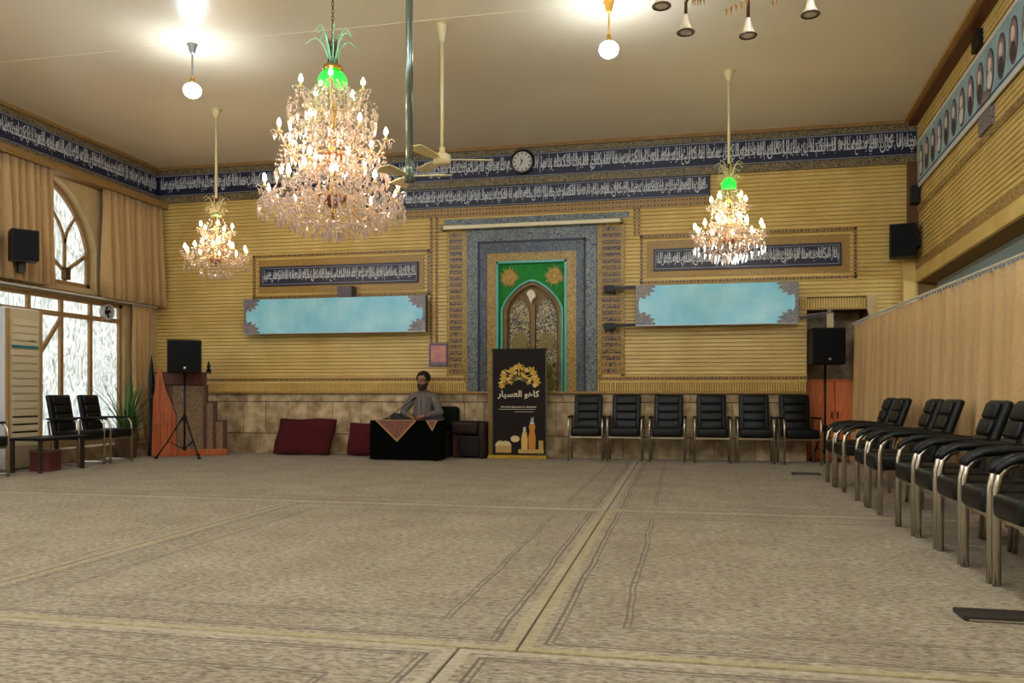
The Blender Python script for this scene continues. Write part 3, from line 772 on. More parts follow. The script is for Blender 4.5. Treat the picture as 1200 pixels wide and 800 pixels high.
# ============================================================ banner with portraits on the gallery wall
o = thing('portrait_banner', 'long pale blue banner of oval portraits draped along the gallery wall', 'banner', (0,0,0))
f = MB(); n = 40
for i in range(n):
    a0 = 0.25 + 8.2*i/n; a1 = 0.25 + 8.2*(i+1)/n
    w0 = 0.012*math.sin(i*0.9); w1 = 0.012*math.sin((i+1)*0.9); z0, z1 = 3.84, 4.45
    f.hexa([rmap(a0,0.035,z0+w0), rmap(a1,0.035,z0+w1), rmap(a1,0.048,z0+w1), rmap(a0,0.048,z0+w0), rmap(a0,0.035,z1+w0), rmap(a1,0.035,z1+w1), rmap(a1,0.048,z1+w1), rmap(a0,0.048,z1+w0)])
f.build('cloth', P('pale_blue_cloth', (168, 192, 194), 0.6, col2=(130, 160, 166), scale=5), o)
M_pale = P('pale_border', (206, 204, 196), 0.6)
for z0, z1 in ((4.43, 4.475), (3.82, 3.87)): rb(MB(), 0.25, 8.45, 0.055, z0, z1, d0=0.04).build('border_strip', M_pale, o)
rb(MB(), 0.25, 8.45, 0.053, 3.895, 3.91, d0=0.04).build('blue_line', P('royal_blue', (42,62,120), 0.5), o)
def oval(a, z, ra, rz_, d0, d1, n=20):
    f = MB(); V = []
    for d in (d0, d1): V += [rmap(a+ra*math.cos(2*PI*i/n), d, z+rz_*math.sin(2*PI*i/n)) for i in range(n)]
    return f.add(V, [tuple(range(n)), tuple(range(2*n-1, n-1, -1))] + [(i, n+i, n+(i+1)%n, (i+1)%n) for i in range(n)])
M_ring = P('medallion_ring', (84, 66, 70), 0.5); M_med = P('medallion_ground', (150,132,132), 0.5, col2=(116,98,102), scale=16)
for k in range(22):
    a = 0.5 + 0.355*k
    if a > 8.2: break
    md = oval(a, 4.15, 0.125, 0.215, 0.049, 0.053).build('portrait_medallion', M_ring, o)
    oval(a, 4.15, 0.100, 0.185, 0.053, 0.055).build('ground', M_med, md)
    q = oval(a, 4.21, 0.050, 0.066, 0.055, 0.060); q2 = oval(a, 4.055, 0.078, 0.085, 0.055, 0.058)
    q.build('head_shape', P('sepia_skin', (222,198,180), 0.6), md); q2.build('robe_shape', (P('robe_dark', (66,54,58), 0.6) if k % 3 else P('robe_pale', (214,208,200), 0.6)), md)

# ============================================================ curtains
def curtain_mesh(L, z0, z1, pitch, amp, seed, mapf, thick=0.006, flare=0.0, pinch=0.0, rows=7):
    q = random.Random(seed); n = int(L/pitch)*8
    ph = [0]; sg = 1 if amp > 0 else -1; amp = abs(amp)
    for i in range(n): ph.append(ph[-1] + 2*PI/8*q.uniform(0.65, 1.4))
    fa = [q.uniform(0.45, 1.35) for _ in range(n+4)]; am = [fa[min(len(fa)-1, int(ph[i]/(2*PI)))] for i in range(n+1)]
    V = []; F = []
    for s in (0, 1):
        for r in range(rows):
            t = r/(rows-1); z = z1 + (z0-z1)*t
            for i in range(n+1):
                a = L*i/n; k = amp*(0.45 + 0.75*t)*am[i]
                wob = 0.008*math.sin(i*0.37+r*1.1)
                x, y, zz = mapf(a + flare*t*t*(a/L) + wob, sg*(2*abs(math.sin(ph[i]/2))-1)*k + thick*s, z + (0.012*math.cos(ph[i]) if r == 0 else 0))
                V.append((x, y, zz))
    W = n+1
    for s in (0, 1):
        o = s*rows*W
        for r in range(rows-1):
            for i in range(n): F.append((o+r*W+i, o+r*W+i+1, o+(r+1)*W+i+1, o+(r+1)*W+i))
    for r in (0, rows-1):
        for i in range(n): F.append((r*W+i, r*W+i+1, rows*W+r*W+i+1, rows*W+r*W+i))
    for i in (0, n):
        for r in range(rows-1): F.append((r*W+i, (r+1)*W+i, rows*W+(r+1)*W+i, rows*W+r*W+i))
    return MB().add(V, F)
cc = curtain_mesh(9.6, 0.03, 1.955, 0.20, -0.085, 5, lambda a, d, z: (2.39+d, 12.28-a, z)).build('curtain', M_tan2, smooth=True)
tag(cc, 'long beige curtain behind the side row of leather chairs', 'curtain')
o = thing('curtain_rail', 'thin rail with hooks carrying the long beige curtain', 'rail', (2.37, 0, 1.985))
MB().tube([(0, 2.6, 0), (0, 12.36, 0)], 0.012, 6).build('rod', P('rail_white', (214,204,184), 0.4), o)
f = MB(); y = 2.7
while y < 12.3: f.tube([(0, y, 0.016), (0.012, y, 0.0), (0, y+0.01, -0.016), (0.008, y+0.02, -0.034)], 0.0055, 4); y += 0.085
f.build('hooks', M_white, o, kind='stuff')
# uprights carry the rail (hidden by the cloth)
MB().box(-0.0+0.06, 0.10, 12.30, 12.36, -1.985, 0.02).box(0.06, 0.10, 2.55, 2.62, -1.985, 0.02).box(0.06, 0.10, 7.5, 7.56, -1.985, 0.02).build('upright', M_steel, o)
def lmap(y0, off): return lambda a, d, z: (LX+off+d, y0+a, z)
c1 = curtain_mesh(3.42, 2.50, 4.13, 0.14, 0.085, 11, lmap(6.42, 0.16)).build('curtain', M_tan, smooth=True)
tag(c1, 'tan upper curtain covering the near half of the arched window', 'curtain', 'tan curtains on the window wall')
c2 = curtain_mesh(1.38, 2.46, 4.13, 0.13, 0.085, 12, lmap(10.90, 0.16)).build('curtain', M_tan, smooth=True)
tag(c2, 'tan upper curtain between the arched window and the corner', 'curtain', 'tan curtains on the window wall')
def low_map(a, d, z):
    t = (2.42-z)/2.2
    sway = 0.36*max(0, (t-0.55))*2.0
    return (LX+0.13+d+0.10*max(0, t-0.6), 11.60+a*(1-0.10*math.sin(PI*min(1, max(0, t)))) + sway*0.45, z)
c3 = curtain_mesh(0.46, 0.225, 2.42, 0.10, 0.040, 13, low_map, rows=14).build('curtain', M_tan, smooth=True)
tag(c3, 'tan floor-length curtain hanging in the corner behind the green plant', 'curtain', 'tan curtains on the window wall')
o = thing('curtain_track', 'pale double curtain track above the lower window', 'rail', (LX, 0, 2.45))
MB().box(0.0, 0.10, 6.4, 12.25, 0.0, 0.035).build('track', P('track_bronze', (120, 90, 58), 0.4), o)
MB().tube([(0.13, 6.4, -0.005), (0.13, 12.2, -0.005)], 0.016, 8).build('rod', M_pale, o)

# ============================================================ chandeliers and lamps
def candle(parent, x, y, z, m, s=1.0):
    MB().lathe([(0.016*s,0),(0.030*s,0.004),(0.034*s,0.012),(0.012*s,0.016),(0.011*s,0.055)], (x,y,z), 8).build('candle_sleeve', M_cream, parent)
    MB().lathe([(0.008*s,0.055*s+0.0),(0.018*s,0.070*s),(0.019*s,0.085*s),(0.011*s,0.112*s),(0.002*s,0.130*s)], (x,y,z+0.055-0.055*s), 6).build('bulb', m, parent, smooth=True)
def arm_path(a, r0, z0, r1, z1, dip):
    pts = []
    for i in range(13):
        t = i/12; r = r0+(r1-r0)*(t**0.8); z = z0+(z1-z0)*t - dip*math.sin(PI*t)*(1.0) + 0.25*dip*math.sin(2*PI*t)
        pts.append((r*math.cos(a), r*math.sin(a), z))
    return pts
def crystal_cloud(spec, seed, s=1.0, dens=1.0):
    """strands of faceted drops running along profiles (r0,z0)->(r1,z1) with sag"""
    q = random.Random(seed); mb = MB()
    for (r0, z0, r1, z1, nst, sag, big) in spec:
        for k in range(int(nst*dens)):
            a = 2*PI*(k+q.uniform(-0.2, 0.2))/int(nst*dens)
            L = math.hypot(r1-r0, z1-z0); nb = max(2, int(L/(0.042*s)))
            for i in range(nb+1):
                t = i/nb; r = r0+(r1-r0)*t; z = z0+(z1-z0)*t - sag*math.sin(PI*t)
                rr = q.uniform(0.009, 0.015)*s
                mb.octa((r*math.cos(a)+q.uniform(-.006,.006), r*math.sin(a)+q.uniform(-.006,.006), z), rr, rr*1.25)
            mb.octa((r1*math.cos(a), r1*math.sin(a), z1-0.045*s*big), 0.014*s*big, 0.02*s*big, 0.052*s*big)
    return mb
def plume(mb, a, r, h, s=1.0, out=1.0):
    pts = []
    for i in range(13):
        t = i/12
        rr = 0.03*s + r*(t**1.6)*out; z = h*math.sin(t*PI*0.62)
        if t > 0.75: z -= (t-0.75)*h*0.6
        pts.append((rr*math.cos(a), rr*math.sin(a), z))
    e = pts[-1]; mb.tube(pts, [0.0065*s*(1-0.5*i/12) for i in range(13)], 5)
def big_chandelier(loc, label):
    o = thing('chandelier', label, 'chandelier', loc, 0, None)      # origin at the lowest crystal
    o.scale = (1, 1, 0.91); H = (CZ - loc[2])/0.91
    # chain
    f = MB(); z = 1.56
    k = 0
    while z < H-0.05:
        pts = [(0.010*math.cos(t)*(1 if k % 2 else 0), 0.010*math.cos(t)*(0 if k % 2 else 1), z+0.022*math.sin(t)) for t in [2*PI*j/8 for j in range(8)]]
        f.tube(pts, 0.0035, 4, closed=True); z += 0.034; k += 1
    f.build('chain', P('dark_bronze', (92,66,40), 0.4, 0.6), o)
    MB().lathe([(0.07, H-0.001),(0.065, H-0.02),(0.03, H-0.06),(0.012, H-0.08)][::-1], n=16).build('ceiling_rose', M_brass, o, smooth=True)
    MB().lathe([(0.012,0.08),(0.02,0.20),(0.014,0.30),(0.035,0.42),(0.016,0.55),(0.04,0.74),(0.018,0.9),(0.03,1.1),(0.016,1.25),(0.016,1.45),(0.012,1.58)], n=10).build('stem', M_brass, o, smooth=True)
    MB().lathe([(0.01,1.50),(0.075,1.50),(0.085,1.52),(0.08,1.55),(0.05,1.56)], n=20).build('crown_ring', M_brass, o, smooth=True)
    MB().lathe([(0.125,1.40),(0.118,1.44),(0.098,1.475),(0.06,1.497)], n=20).build('green_dome', GREEN, o, smooth=True)
    f = MB()
    for k in range(10): plume(f, 2*PI*k/10+0.2, 0.20 if k % 2 else 0.13, 0.27 if k % 2 else 0.36)
    f.v = [(x, y, z+1.55) for x, y, z in f.v]
    f.build('plumes', P('green_glass_plume', (150, 220, 180), 0.15), o, smooth=True)
    f = MB()
    for k in range(12):
        a = 2*PI*k/12; f.tube([(0.045*math.cos(a), 0.045*math.sin(a), 1.55), (0.03*math.cos(a), 0.03*math.sin(a), 1.68), (0.035*math.cos(a), 0.035*math.sin(a), 1.80)], 0.0035, 4)
    f.build('crown_wires', P('dark_bronze', (92,66,40)), o)
    # bronze bowls
    MB().lathe([(0.015,0.22),(0.06,0.245),(0.11,0.30),(0.13,0.335),(0.10,0.34),(0.02,0.33)], n=20).build('bowl', P('amber_bowl', (176, 100, 36), 0.3, 0.5, col2=(120,60,20), scale=50), o, smooth=True)
    MB().lathe([(0.015,0.64),(0.06,0.655),(0.10,0.69),(0.10,0.71),(0.02,0.71)], n=20).build('bowl', P('amber_bowl', (176,100,36)), o, smooth=True)
    # arms by tier: (n, r0, z0, r1, z1, dip, phase, material)
    for (n, r0, z0, r1, z1, dip, ph, m) in ((10, 0.06, 0.36, 0.57, 0.34, 0.13, 0.1, CANDLE), (7, 0.05, 0.74, 0.45, 0.86, 0.13, 0.25, CANDLE),
                                            (5, 0.04, 0.66, 0.27, 0.60, 0.08, 0.6, CANDLE), (5, 0.04, 1.14, 0.27, 1.30, 0.10, 0.05, CANDLE_G)):
        for k in range(n):
            a = ph + 2*PI*k/n
            am = MB().tube(arm_path(a, r0, z0, r1, z1, dip), 0.009, 6).build('arm', P('gilt_glass_arm', (232, 196, 150), 0.15, 0.3), o, smooth=True)
            x, y = r1*math.cos(a), r1*math.sin(a)
            candle(am, x, y, z1, m)
            # a curl and drops under each cup
            g = MB()
            for j in range(7):
                b2 = a + 2*PI*j/7; g.octa((x+0.045*math.cos(b2), y+0.045*math.sin(b2), z1-0.035), 0.010, 0.014, 0.040)
            for j in range(6):
                t = (j+1)/7; p = arm_path(a, r0, z0, r1, z1, dip)[int(t*12)]
                g.octa((p[0], p[1], p[2]-0.045), 0.012, 0.018, 0.045)
            for (cr, cz_, rr) in ((r1*0.82, z1-0.03, 0.034), (r1+0.045, z1-0.01, 0.026)):
                g.tube([((cr+rr*(1-j/14)*math.cos(t))*math.cos(a), (cr+rr*(1-j/14)*math.cos(t))*math.sin(a), cz_+rr*1.2*(1-j/14)*math.sin(t)) for j, t in enumerate([2.2*PI*j/9 for j in range(9)])], 0.0055, 4)
            g.build('drops', CRYSTAL, am, kind='stuff')
    crystal_cloud([(0.10,1.40,0.20,1.26,16,0.0,1.2),(0.20,1.26,0.37,1.17,22,0.0,1.4),(0.37,1.17,0.36,1.06,24,0,1.5),(0.36,1.04,0.16,0.96,18,0,1.3),(0.12,1.38,0.16,0.95,16,0.0,1.2),
                   (0.16,1.15,0.34,0.92,20,0.03,1.5),(0.15,1.02,0.20,0.70,20,0,1.4),(0.20,0.86,0.42,0.66,22,0.03,1.6),
                   (0.42,0.80,0.47,0.58,22,0,1.6),(0.17,0.70,0.24,0.40,22,0,1.4),(0.25,0.60,0.52,0.30,26,0.04,1.5),
                   (0.57,0.30,0.61,0.22,34,0,1.3),(0.58,0.24,0.46,0.15,30,0.0,1.3),(0.46,0.20,0.30,0.09,24,0.0,1.4),(0.30,0.14,0.08,0.05,16,0.0,1.5),
                   (0.30,0.34,0.42,0.20,24,0,1.4),(0.50,0.34,0.53,0.24,28,0,1.3)], 3).build('crystal_strands', CRYSTAL, o, kind='stuff')
    return o
big_chandelier((-2.92, 6.45, 2.37), 'large crystal chandelier with many candle bulbs on a dark chain')
def small_chandelier(loc, label, green):
    o = thing('chandelier', label, 'chandelier', loc, 0, None)
    o.scale = (1, 1, 0.94 if green else 0.86); H = (CZ - loc[2])/o.scale[2]
    MB().tube([(0,0,1.18),(0,0,H-0.08)], 0.017, 8).build('rod', M_cream, o, smooth=True)
    MB().lathe([(0.018,H-0.14),(0.03,H-0.12),(0.055,H-0.05),(0.075,H-0.001)], n=16).build('ceiling_rose', M_cream, o, smooth=True)
    MB().lathe([(0.012,0.12),(0.03,0.2),(0.012,0.3),(0.03,0.42),(0.012,0.6),(0.03,0.72),(0.012,0.85),(0.02,1.2)], n=10).build('stem', M_brass, o, smooth=True)
    f = MB()
    for k in range(14): plume(f, 2*PI*k/14, 0.15 if k % 2 else 0.10, 0.25 if k % 2 else 0.16)
    for k in range(10):
        a = 2*PI*k/10; f.tube([((0.11+0.035*math.cos(t))*math.cos(a), (0.11+0.035*math.cos(t))*math.sin(a), 0.03+0.045*math.sin(t)) for t in [2*PI*j/9 for j in range(8)]], 0.005, 4)
    f.v = [(x, y, z+0.97) for x, y, z in f.v]
    f.build('plumes', P('gilt_plume', (214, 200, 150), 0.2, 0.2), o, smooth=True)
    if green: MB().lathe([(0.085,0.90),(0.08,0.95),(0.055,1.0),(0.02,1.03)], n=16).build('green_dome', GREEN, o, smooth=True)
    else: MB().lathe([(0.06,0.92),(0.05,0.95),(0.02,0.98)], n=16).build('green_dome', P('green_glass', (150,200,110), 0.2), o, smooth=True)
    MB().lathe([(0.012,0.16),(0.06,0.19),(0.09,0.24),(0.02,0.25)], n=16).build('bowl', P('amber_bowl', (176,100,36)), o, smooth=True)
    for (n, r0, z0, r1, z1, dip, ph, m) in ((10, 0.05, 0.30, 0.40, 0.32, 0.11, 0.15, CANDLE), (5, 0.04, 0.62, 0.21, 0.68, 0.06, 0.35, CANDLE_G if green else CANDLE), (4, 0.04, 0.42, 0.18, 0.42, 0.05, 0.7, CANDLE)):
        for k in range(n):
            a = ph + 2*PI*k/n
            am = MB().tube(arm_path(a, r0, z0, r1, z1, dip), 0.007, 6).build('arm', P('gilt_glass_arm', (232,196,150)), o, smooth=True)
            x, y = r1*math.cos(a), r1*math.sin(a); candle(am, x, y, z1, m, 1.05)
            g = MB()
            for j in range(6):
                b2 = a + 2*PI*j/6; g.octa((x+0.04*math.cos(b2), y+0.04*math.sin(b2), z1-0.03), 0.010, 0.014, 0.036)
            for j in range(4):
                p = arm_path(a, r0, z0, r1, z1, dip)[2+j*3]; g.octa((p[0], p[1], p[2]-0.04), 0.010, 0.016, 0.04)
            for (cr, cz_, rr) in ((r1*0.82, z1-0.03, 0.034), (r1+0.045, z1-0.01, 0.026)):
                g.tube([((cr+rr*(1-j/14)*math.cos(t))*math.cos(a), (cr+rr*(1-j/14)*math.cos(t))*math.sin(a), cz_+rr*1.2*(1-j/14)*math.sin(t)) for j, t in enumerate([2.2*PI*j/9 for j in range(9)])], 0.0055, 4)
            g.build('drops', CRYSTAL, am, kind='stuff')
    d = 1.0 if green else 0.62
    crystal_cloud([(0.07,0.92,0.19,0.70,14,0.02,1.1),(0.19,0.66,0.22,0.50,14,0,1.3),(0.08,0.70,0.12,0.42,12,0,1.1),(0.12,0.52,0.32,0.30,16,0.03,1.3),
                   (0.38,0.28,0.41,0.18,24,0,1.4),(0.38,0.22,0.20,0.08,20,0.01,1.4),(0.20,0.20,0.08,0.05,12,0,1.4)], 5, dens=d).build('crystal_strands', CRYSTAL, o, kind='stuff')
    return o
small_chandelier((-6.19, 9.93, 2.60), 'small crystal chandelier on a white rod, nearest the windows', False)
small_chandelier((0.54, 10.0, 2.60), 'small crystal chandelier with a green glow, nearest the gallery side', True)
# chandelier partly out of frame, at the top
o = thing('chandelier', 'bronze chandelier with downward glass bells, cut off by the top of the frame', 'chandelier', (0.31, 4.35, 3.02), 0, None)
M_bronze = P('dark_bronze', (92,66,40))
MB().lathe([(0.015,0.20),(0.05,0.24),(0.02,0.3),(0.03,0.5),(0.015,0.6),(0.015,CZ-3.02)], n=12).build('stem', M_bronze, o, smooth=True)
for k in range(7):
    a = 2*PI*k/7 - 0.35
    am = MB().tube([(0.02*math.cos(a),0.02*math.sin(a),0.34),(0.18*math.cos(a),0.18*math.sin(a),0.22),(0.33*math.cos(a),0.33*math.sin(a),0.24),(0.42*math.cos(a),0.42*math.sin(a),0.17),(0.42*math.cos(a),0.42*math.sin(a),0.10)], 0.010, 6).build('arm', M_bronze, o, smooth=True)
    x, y = 0.42*math.cos(a), 0.42*math.sin(a)
    MB().lathe([(0.045,0.0),(0.040,0.015),(0.026,0.04),(0.018,0.075),(0.012,0.10)], (x,y,0), 14).build('glass_bell', P('smoked_glass', (206,190,160), 0.12, spec=0.8), am, smooth=True)
    MB().tube([(x+0.047*math.cos(t), y+0.047*math.sin(t), 0) for t in [2*PI*j/16 for j in range(16)]], 0.0045, 5, closed=True).build('bell_rim', P('rim_dark', (60,48,40), 0.3), am)
    MB().lathe([(0.001,-0.002),(0.030,-0.002),(0.026,0.006),(0.001,0.006)], (x,y,0), 12).build('bulb', P('unlit_bulb', (232,226,210), 0.2), am)
    g = MB()
    for j in range(5): g.octa((0.28*math.cos(a+0.1*j), 0.28*math.sin(a+0.1*j), 0.14-0.012*j), 0.008, 0.012, 0.045)
    g.build('drops', P('amber_drops', (170,120,60), 0.1), am)
# pendant globes
def pendant(x, y, zb, label, m_rod, gm=None):
    o = thing('pendant_lamp', label, 'lamp', (x, y, zb), 0, None)
    H = CZ - zb
    MB().lathe([(0.012,H-0.11),(0.03,H-0.09),(0.045,H-0.03),(0.06,H-0.001)], n=14).build('ceiling_cup', m_rod, o, smooth=True)
    MB().tube([(0,0,0.10),(0,0,H-0.08)], 0.010, 6).build('rod', m_rod, o)
    MB().lathe([(0.018,0.08),(0.022,0.10),(0.020,0.14),(0.010,0.155)], n=10).build('socket', M_brass, o)
    MB().ball((0,0,0), 0.095, 14, 10, (1,1,0.85)).build('globe', gm or GLOBE, o, smooth=True)
pendant(-5.29, 8.02, 4.33, 'bright white globe lamp on a short rod, nearest the windows', M_steel, GLOBE_S)
pendant(-0.71, 7.99, 4.37, 'bright white globe lamp on a short rod, right of the ceiling fan', P('amber_cup', (190,140,50), 0.3, 0.4), GLOBE_S)
rows = ('far', 'middle', 'rear')
for j, yy in enumerate((3.9, 1.0, -2.0)):
    for i, xx in enumerate((-7.0, -3.0, 1.0)):
        pendant(xx, yy, 4.33, 'unseen white globe lamp added above the near half of the hall, %s row, %s' % (rows[j], ('window side', 'mid hall', 'gallery side')[i]), M_steel)  # out-of-view lamps, added to brighten the hall from the camera side
for yy, nm in ((10.2, 'far'), (6.2, 'middle'), (1.5, 'near')):
    o = thing('fill_tube_light', 'unseen white tube light added on the far wall behind the beige curtain, %s one' % nm, 'lamp', (5.795, yy, 2.1), 0)  # hidden tubes, added to brighten the soffit above the curtain
    MB().box(-0.03, 0.0, -0.62, 0.62, -0.04, 0.04).build('housing', M_pale, o)
    MB().tube([(-0.045, -0.6, 0), (-0.045, 0.6, 0)], 0.014, 6).build('tube', emat('fill_tube_glow', (0.80, 0.92, 1.0), 110.0), o)
# fans
def fan(x, y, zb, label, m, r=0.018, blades=3, bl=0.62, ph=0.0, mr=0.09, bm=None):
    o = thing('ceiling_fan', label, 'fan', (x, y, zb), 0, None); H = CZ - zb
    MB().lathe([(0.02,H-0.20),(0.03,H-0.16),(0.05,H-0.03),(0.06,H-0.001)], n=14).build('canopy', m, o, smooth=True)
    MB().tube([(0,0,0.10),(0,0,H-0.1)], r, 8).build('rod', m, o, smooth=True)
    MB().lathe([(0.03,-0.05),(mr,-0.04),(mr,0.05),(0.05,0.07),(0.03,0.08),(0.03,0.13)], n=18).build('motor', m, o, smooth=True)
    for k in range(blades):
        a = ph + 2*PI*k/blades; ca, sa = math.cos(a), math.sin(a)
        def T_(p): return (p[0]*ca-p[1]*sa, p[0]*sa+p[1]*ca, p[2])
        g = MB(); V = []
        for z in (0.0, 0.008):
            for (u, v) in ((mr*0.8,-0.02),(0.18,-0.055),(bl,-0.07),(bl+0.03,0.0),(bl,0.07),(0.18,0.055),(mr*0.8,0.02)): V.append(T_((u, v, z+v*0.18)))
        n = 7; g.add(V, [tuple(range(n)), tuple(range(2*n-1,n-1,-1))] + [(i,n+i,n+(i+1)%n,(i+1)%n) for i in range(n)])
        g.build('blade', bm or m, o)
fan(-2.45, 8.11, 3.42, 'cream ceiling fan on a long rod in the middle of the hall', M_cream, ph=0.25, bl=0.5)
fan(-2.13, 6.15, 2.72, 'nearer ceiling fan on a thick dark pole beside the big chandelier', P('fan_grey', (120,134,124), 0.2, 0.7), r=0.030, ph=0.12, mr=0.045, bl=0.30, blades=3, bm=M_cream)

# ============================================================ speakers
def speaker_box(parent, wd, d, h, badge=True):
    f = MB().rbox(-wd/2, wd/2, -d/2, d/2, 0, h, r=0.02, seg=3); f.build('cabinet', M_black, parent)
    f = MB().rbox(-wd/2+0.02, wd/2-0.02, -d/2-0.018, -d/2+0.005, 0.02, h-0.02, r=0.01); f.build('grille', P('grille_black', (7,7,8), 0.7, spec=0.2, col2=(13,13,14), scale=220), parent)
    if badge:
        f = MB().lathe([(0.001,0),(0.018,0),(0.018,0.006),(0.001,0.006)], n=14); f.v = [(x+0.01, -d/2-0.018-z, y+0.075) for x, y, z in f.v]
        f.build('badge', P('silver_badge', (220,222,226), 0.2, 0.6), parent)
def tripod(loc, h, label, spread=0.42, rz=0.0, hub=0.62):
    o = thing('speaker_stand', label, 'stand', loc, rz, None)
    MB().tube([(0,0,0.12),(0,0,h)], 0.016, 8).build('pole', M_blackmetal, o, smooth=True)
    MB().lathe([(0.02,hub-0.06),(0.032,hub-0.05),(0.032,hub+0.03),(0.02,hub+0.04)], n=10).build('collar', M_black, o)
    MB().lathe([(0.02,0.12),(0.028,0.13),(0.028,0.18),(0.02,0.19)], n=10).build('collar', M_black, o)
    for k in range(3):
        a = 2*PI*k/3 + 0.0; c, s = math.cos(a), math.sin(a)
        lg = MB().tube([(0.03*c,0.03*s,hub),(spread*0.6*c,spread*0.6*s,hub*0.42),(spread*c,spread*s,0.02)], 0.013, 6).build('leg', M_blackmetal, o, smooth=True)
        MB().tube([(0.02*c,0.02*s,0.15),(spread*0.6*c,spread*0.6*s,hub*0.42)], 0.008, 5).build('brace', M_blackmetal, lg)
        MB().rbox(spread*c-0.02, spread*c+0.02, spread*s-0.02, spread*s+0.02, 0.004, 0.035, r=0.006).build('rubber_foot', M_black, lg)
    return o
SPX, SPY = -7.44, 11.08
tripod((SPX, SPY, 0.0), 1.30, 'black tripod stand in front of the wooden pulpit', 0.40, -0.45)
sp1 = thing('loudspeaker', 'black loudspeaker with a silver badge on the tripod before the pulpit', 'speaker', (SPX+0.0, SPY, 1.30), 0.55)
speaker_box(sp1, 0.48, 0.36, 0.50)
tripod((2.00, 12.30, 0.0), 1.40, 'black tripod stand at the opening beside the beige curtain', 0.22, 0.4, 0.5)
sp2 = thing('loudspeaker', 'black loudspeaker on the tripod by the beige curtain end', 'speaker', (2.01, 12.28, 1.40), 0.05)
speaker_box(sp2, 0.46, 0.34, 0.52)
# wall speakers
o = thing('loudspeaker', 'black loudspeaker fixed high in the gallery corner', 'speaker', (2.98, 12.08, 2.86), -0.25)
speaker_box(o, 0.34, 0.26, 0.46, False)
MB().box(-0.03, 0.03, 0.10, 0.30, 0.18, 0.24).build('wall_bracket', M_blackmetal, o)
o = thing('loudspeaker', 'black loudspeaker fixed on the window wall over the curtain', 'speaker', (-8.36, 8.98, 2.70), 0.9)
speaker_box(o, 0.32, 0.26, 0.40, False)
MB().box(-0.04, 0.04, 0.10, 0.30, -0.12, 0.10).build('wall_bracket', M_blackmetal, o)
for (z0, z1, lb_) in ((3.62, 3.86, 'small black box high in the gallery corner, upper one'), (3.02, 3.22, 'small black box in the gallery corner, lower one')):
    bx = thing('junction_box', lb_, 'box', (0,0,0))
    rb(MB(), 0.12, 0.34, 0.14, z0, z1, d0=0.03).build('housing', M_black, bx); rb(MB(), 0.16, 0.30, 0.15, z0+0.03, z1-0.03, d0=0.14).build('cover', M_blackmetal, bx)

# ============================================================ pulpit (minbar)
o = thing('wooden_pulpit', 'stepped wooden pulpit with speckled side panels by the corner', 'pulpit', (-8.10, 11.22, 0.006), 0.50)
M_speck = orn('speckled_carpet', (150, 120, 88), (84, 64, 48), (186, 162, 130), 55, 0.8)
PD = 0.34
for i, (a, b_, z) in enumerate([(0.16, 0.80, 1.12), (0.80, 0.94, 0.85), (0.94, 1.09, 0.55)]):
    st = MB().rbox(a, b_, 0.02, PD, 0.0, z, r=0.008).build('step', M_wood, o)
    MB().box(0.30 if i == 0 else a-0.05, b_-0.045, -0.004, 0.02, 0.10, z-0.02).build('side_panel', M_speck, st)
    MB().rbox(b_-0.05, b_, -0.02, 0.03, 0.05, z+0.01, r=0.01).build('edge_post', M_wood, st)
MB().rbox(0.08, 1.11, -0.03, 0.02, 0.0, 0.10, r=0.008).build('plinth', M_orange, o)
MB().rbox(0.08, 0.80, -0.015, 0.03, 1.12, 1.30, r=0.01).build('back_board', M_wood, o)
MB().rbox(0.02, 0.86, -0.02, PD-0.05, 1.30, 1.322, r=0.008).build('top_board', M_wood, o)
MB().prism([(0.0,0.0),(0.36,0.0),(0.35,0.35),(0.34,0.66),(0.28,0.84),(0.20,1.05),(0.14,1.36),(0.08,1.36),(0.05,1.05),(0.02,0.9)], -0.06, -0.012).build('flank_board', M_orange, o)
for x, h in ((0.10, 1.20), (0.27, 0.80)): MB().rbox(x-0.025, x+0.025, -0.085, -0.06, 0.02, h, r=0.01).build('moulding', M_orange, o)
MB().rbox(0.02, 0.34, -0.075, -0.06, 0.66, 0.69, r=0.006).build('cross_moulding', M_orange, o)
MB().lathe([(0.03,1.32),(0.045,1.35),(0.02,1.38),(0.03,1.42),(0.005,1.50)], (0.82, 0.12, 0), 10).build('finial', M_black, o)
MB().lathe([(0.05,0.0),(0.05,0.05),(0.03,0.5),(0.045,0.9),(0.05,1.2),(0.03,1.4),(0.004,1.58)], (-0.02, 0.08, 0), 10).build('finial', M_black, o)

# orange cabinet in the side recess
o = thing('wooden_cabinet', 'orange wooden cabinet standing in the recess behind the tripod', 'cabinet', (2.18, 12.72, 0))
MB().rbox(-0.40, 0.40, -0.10, 0.24, 0, 1.20, r=0.008).build('body', M_orange, o)
for s in (-1, 1):
    d_ = MB().rbox(0.01 if s > 0 else -0.39, 0.39 if s > 0 else -0.01, -0.12, -0.10, 0.04, 1.16, r=0.006).build('door', P('orange_door', (222, 122, 54), 0.42, col2=(188,92,38), scale=5, stretch=(5,5,1)), o)
    MB().box(s*0.04-0.01, s*0.04+0.01, -0.14, -0.12, 0.62, 0.72).build('handle', M_blackmetal, d_)
# pipe and blue bag above
o = thing('wall_pipe', 'pale pipe stub with a bracket under the lintel of the recess', 'pipe', (0,0,0))
MB().tube([(1.66, 12.30, 2.06), (1.9, 12.30, 2.10), (2.1, 12.30, 2.10)], 0.014, 6).build('tube', M_steel, o)
MB().box(2.02, 2.11, 12.28, 12.36, 1.93, 2.14).build('clamp', P('pale_clamp', (190,176,140), 0.5), o)
MB().box(2.04, 2.09, 12.34, 12.42, 2.12, 2.20).build('clamp', M_steel, o)

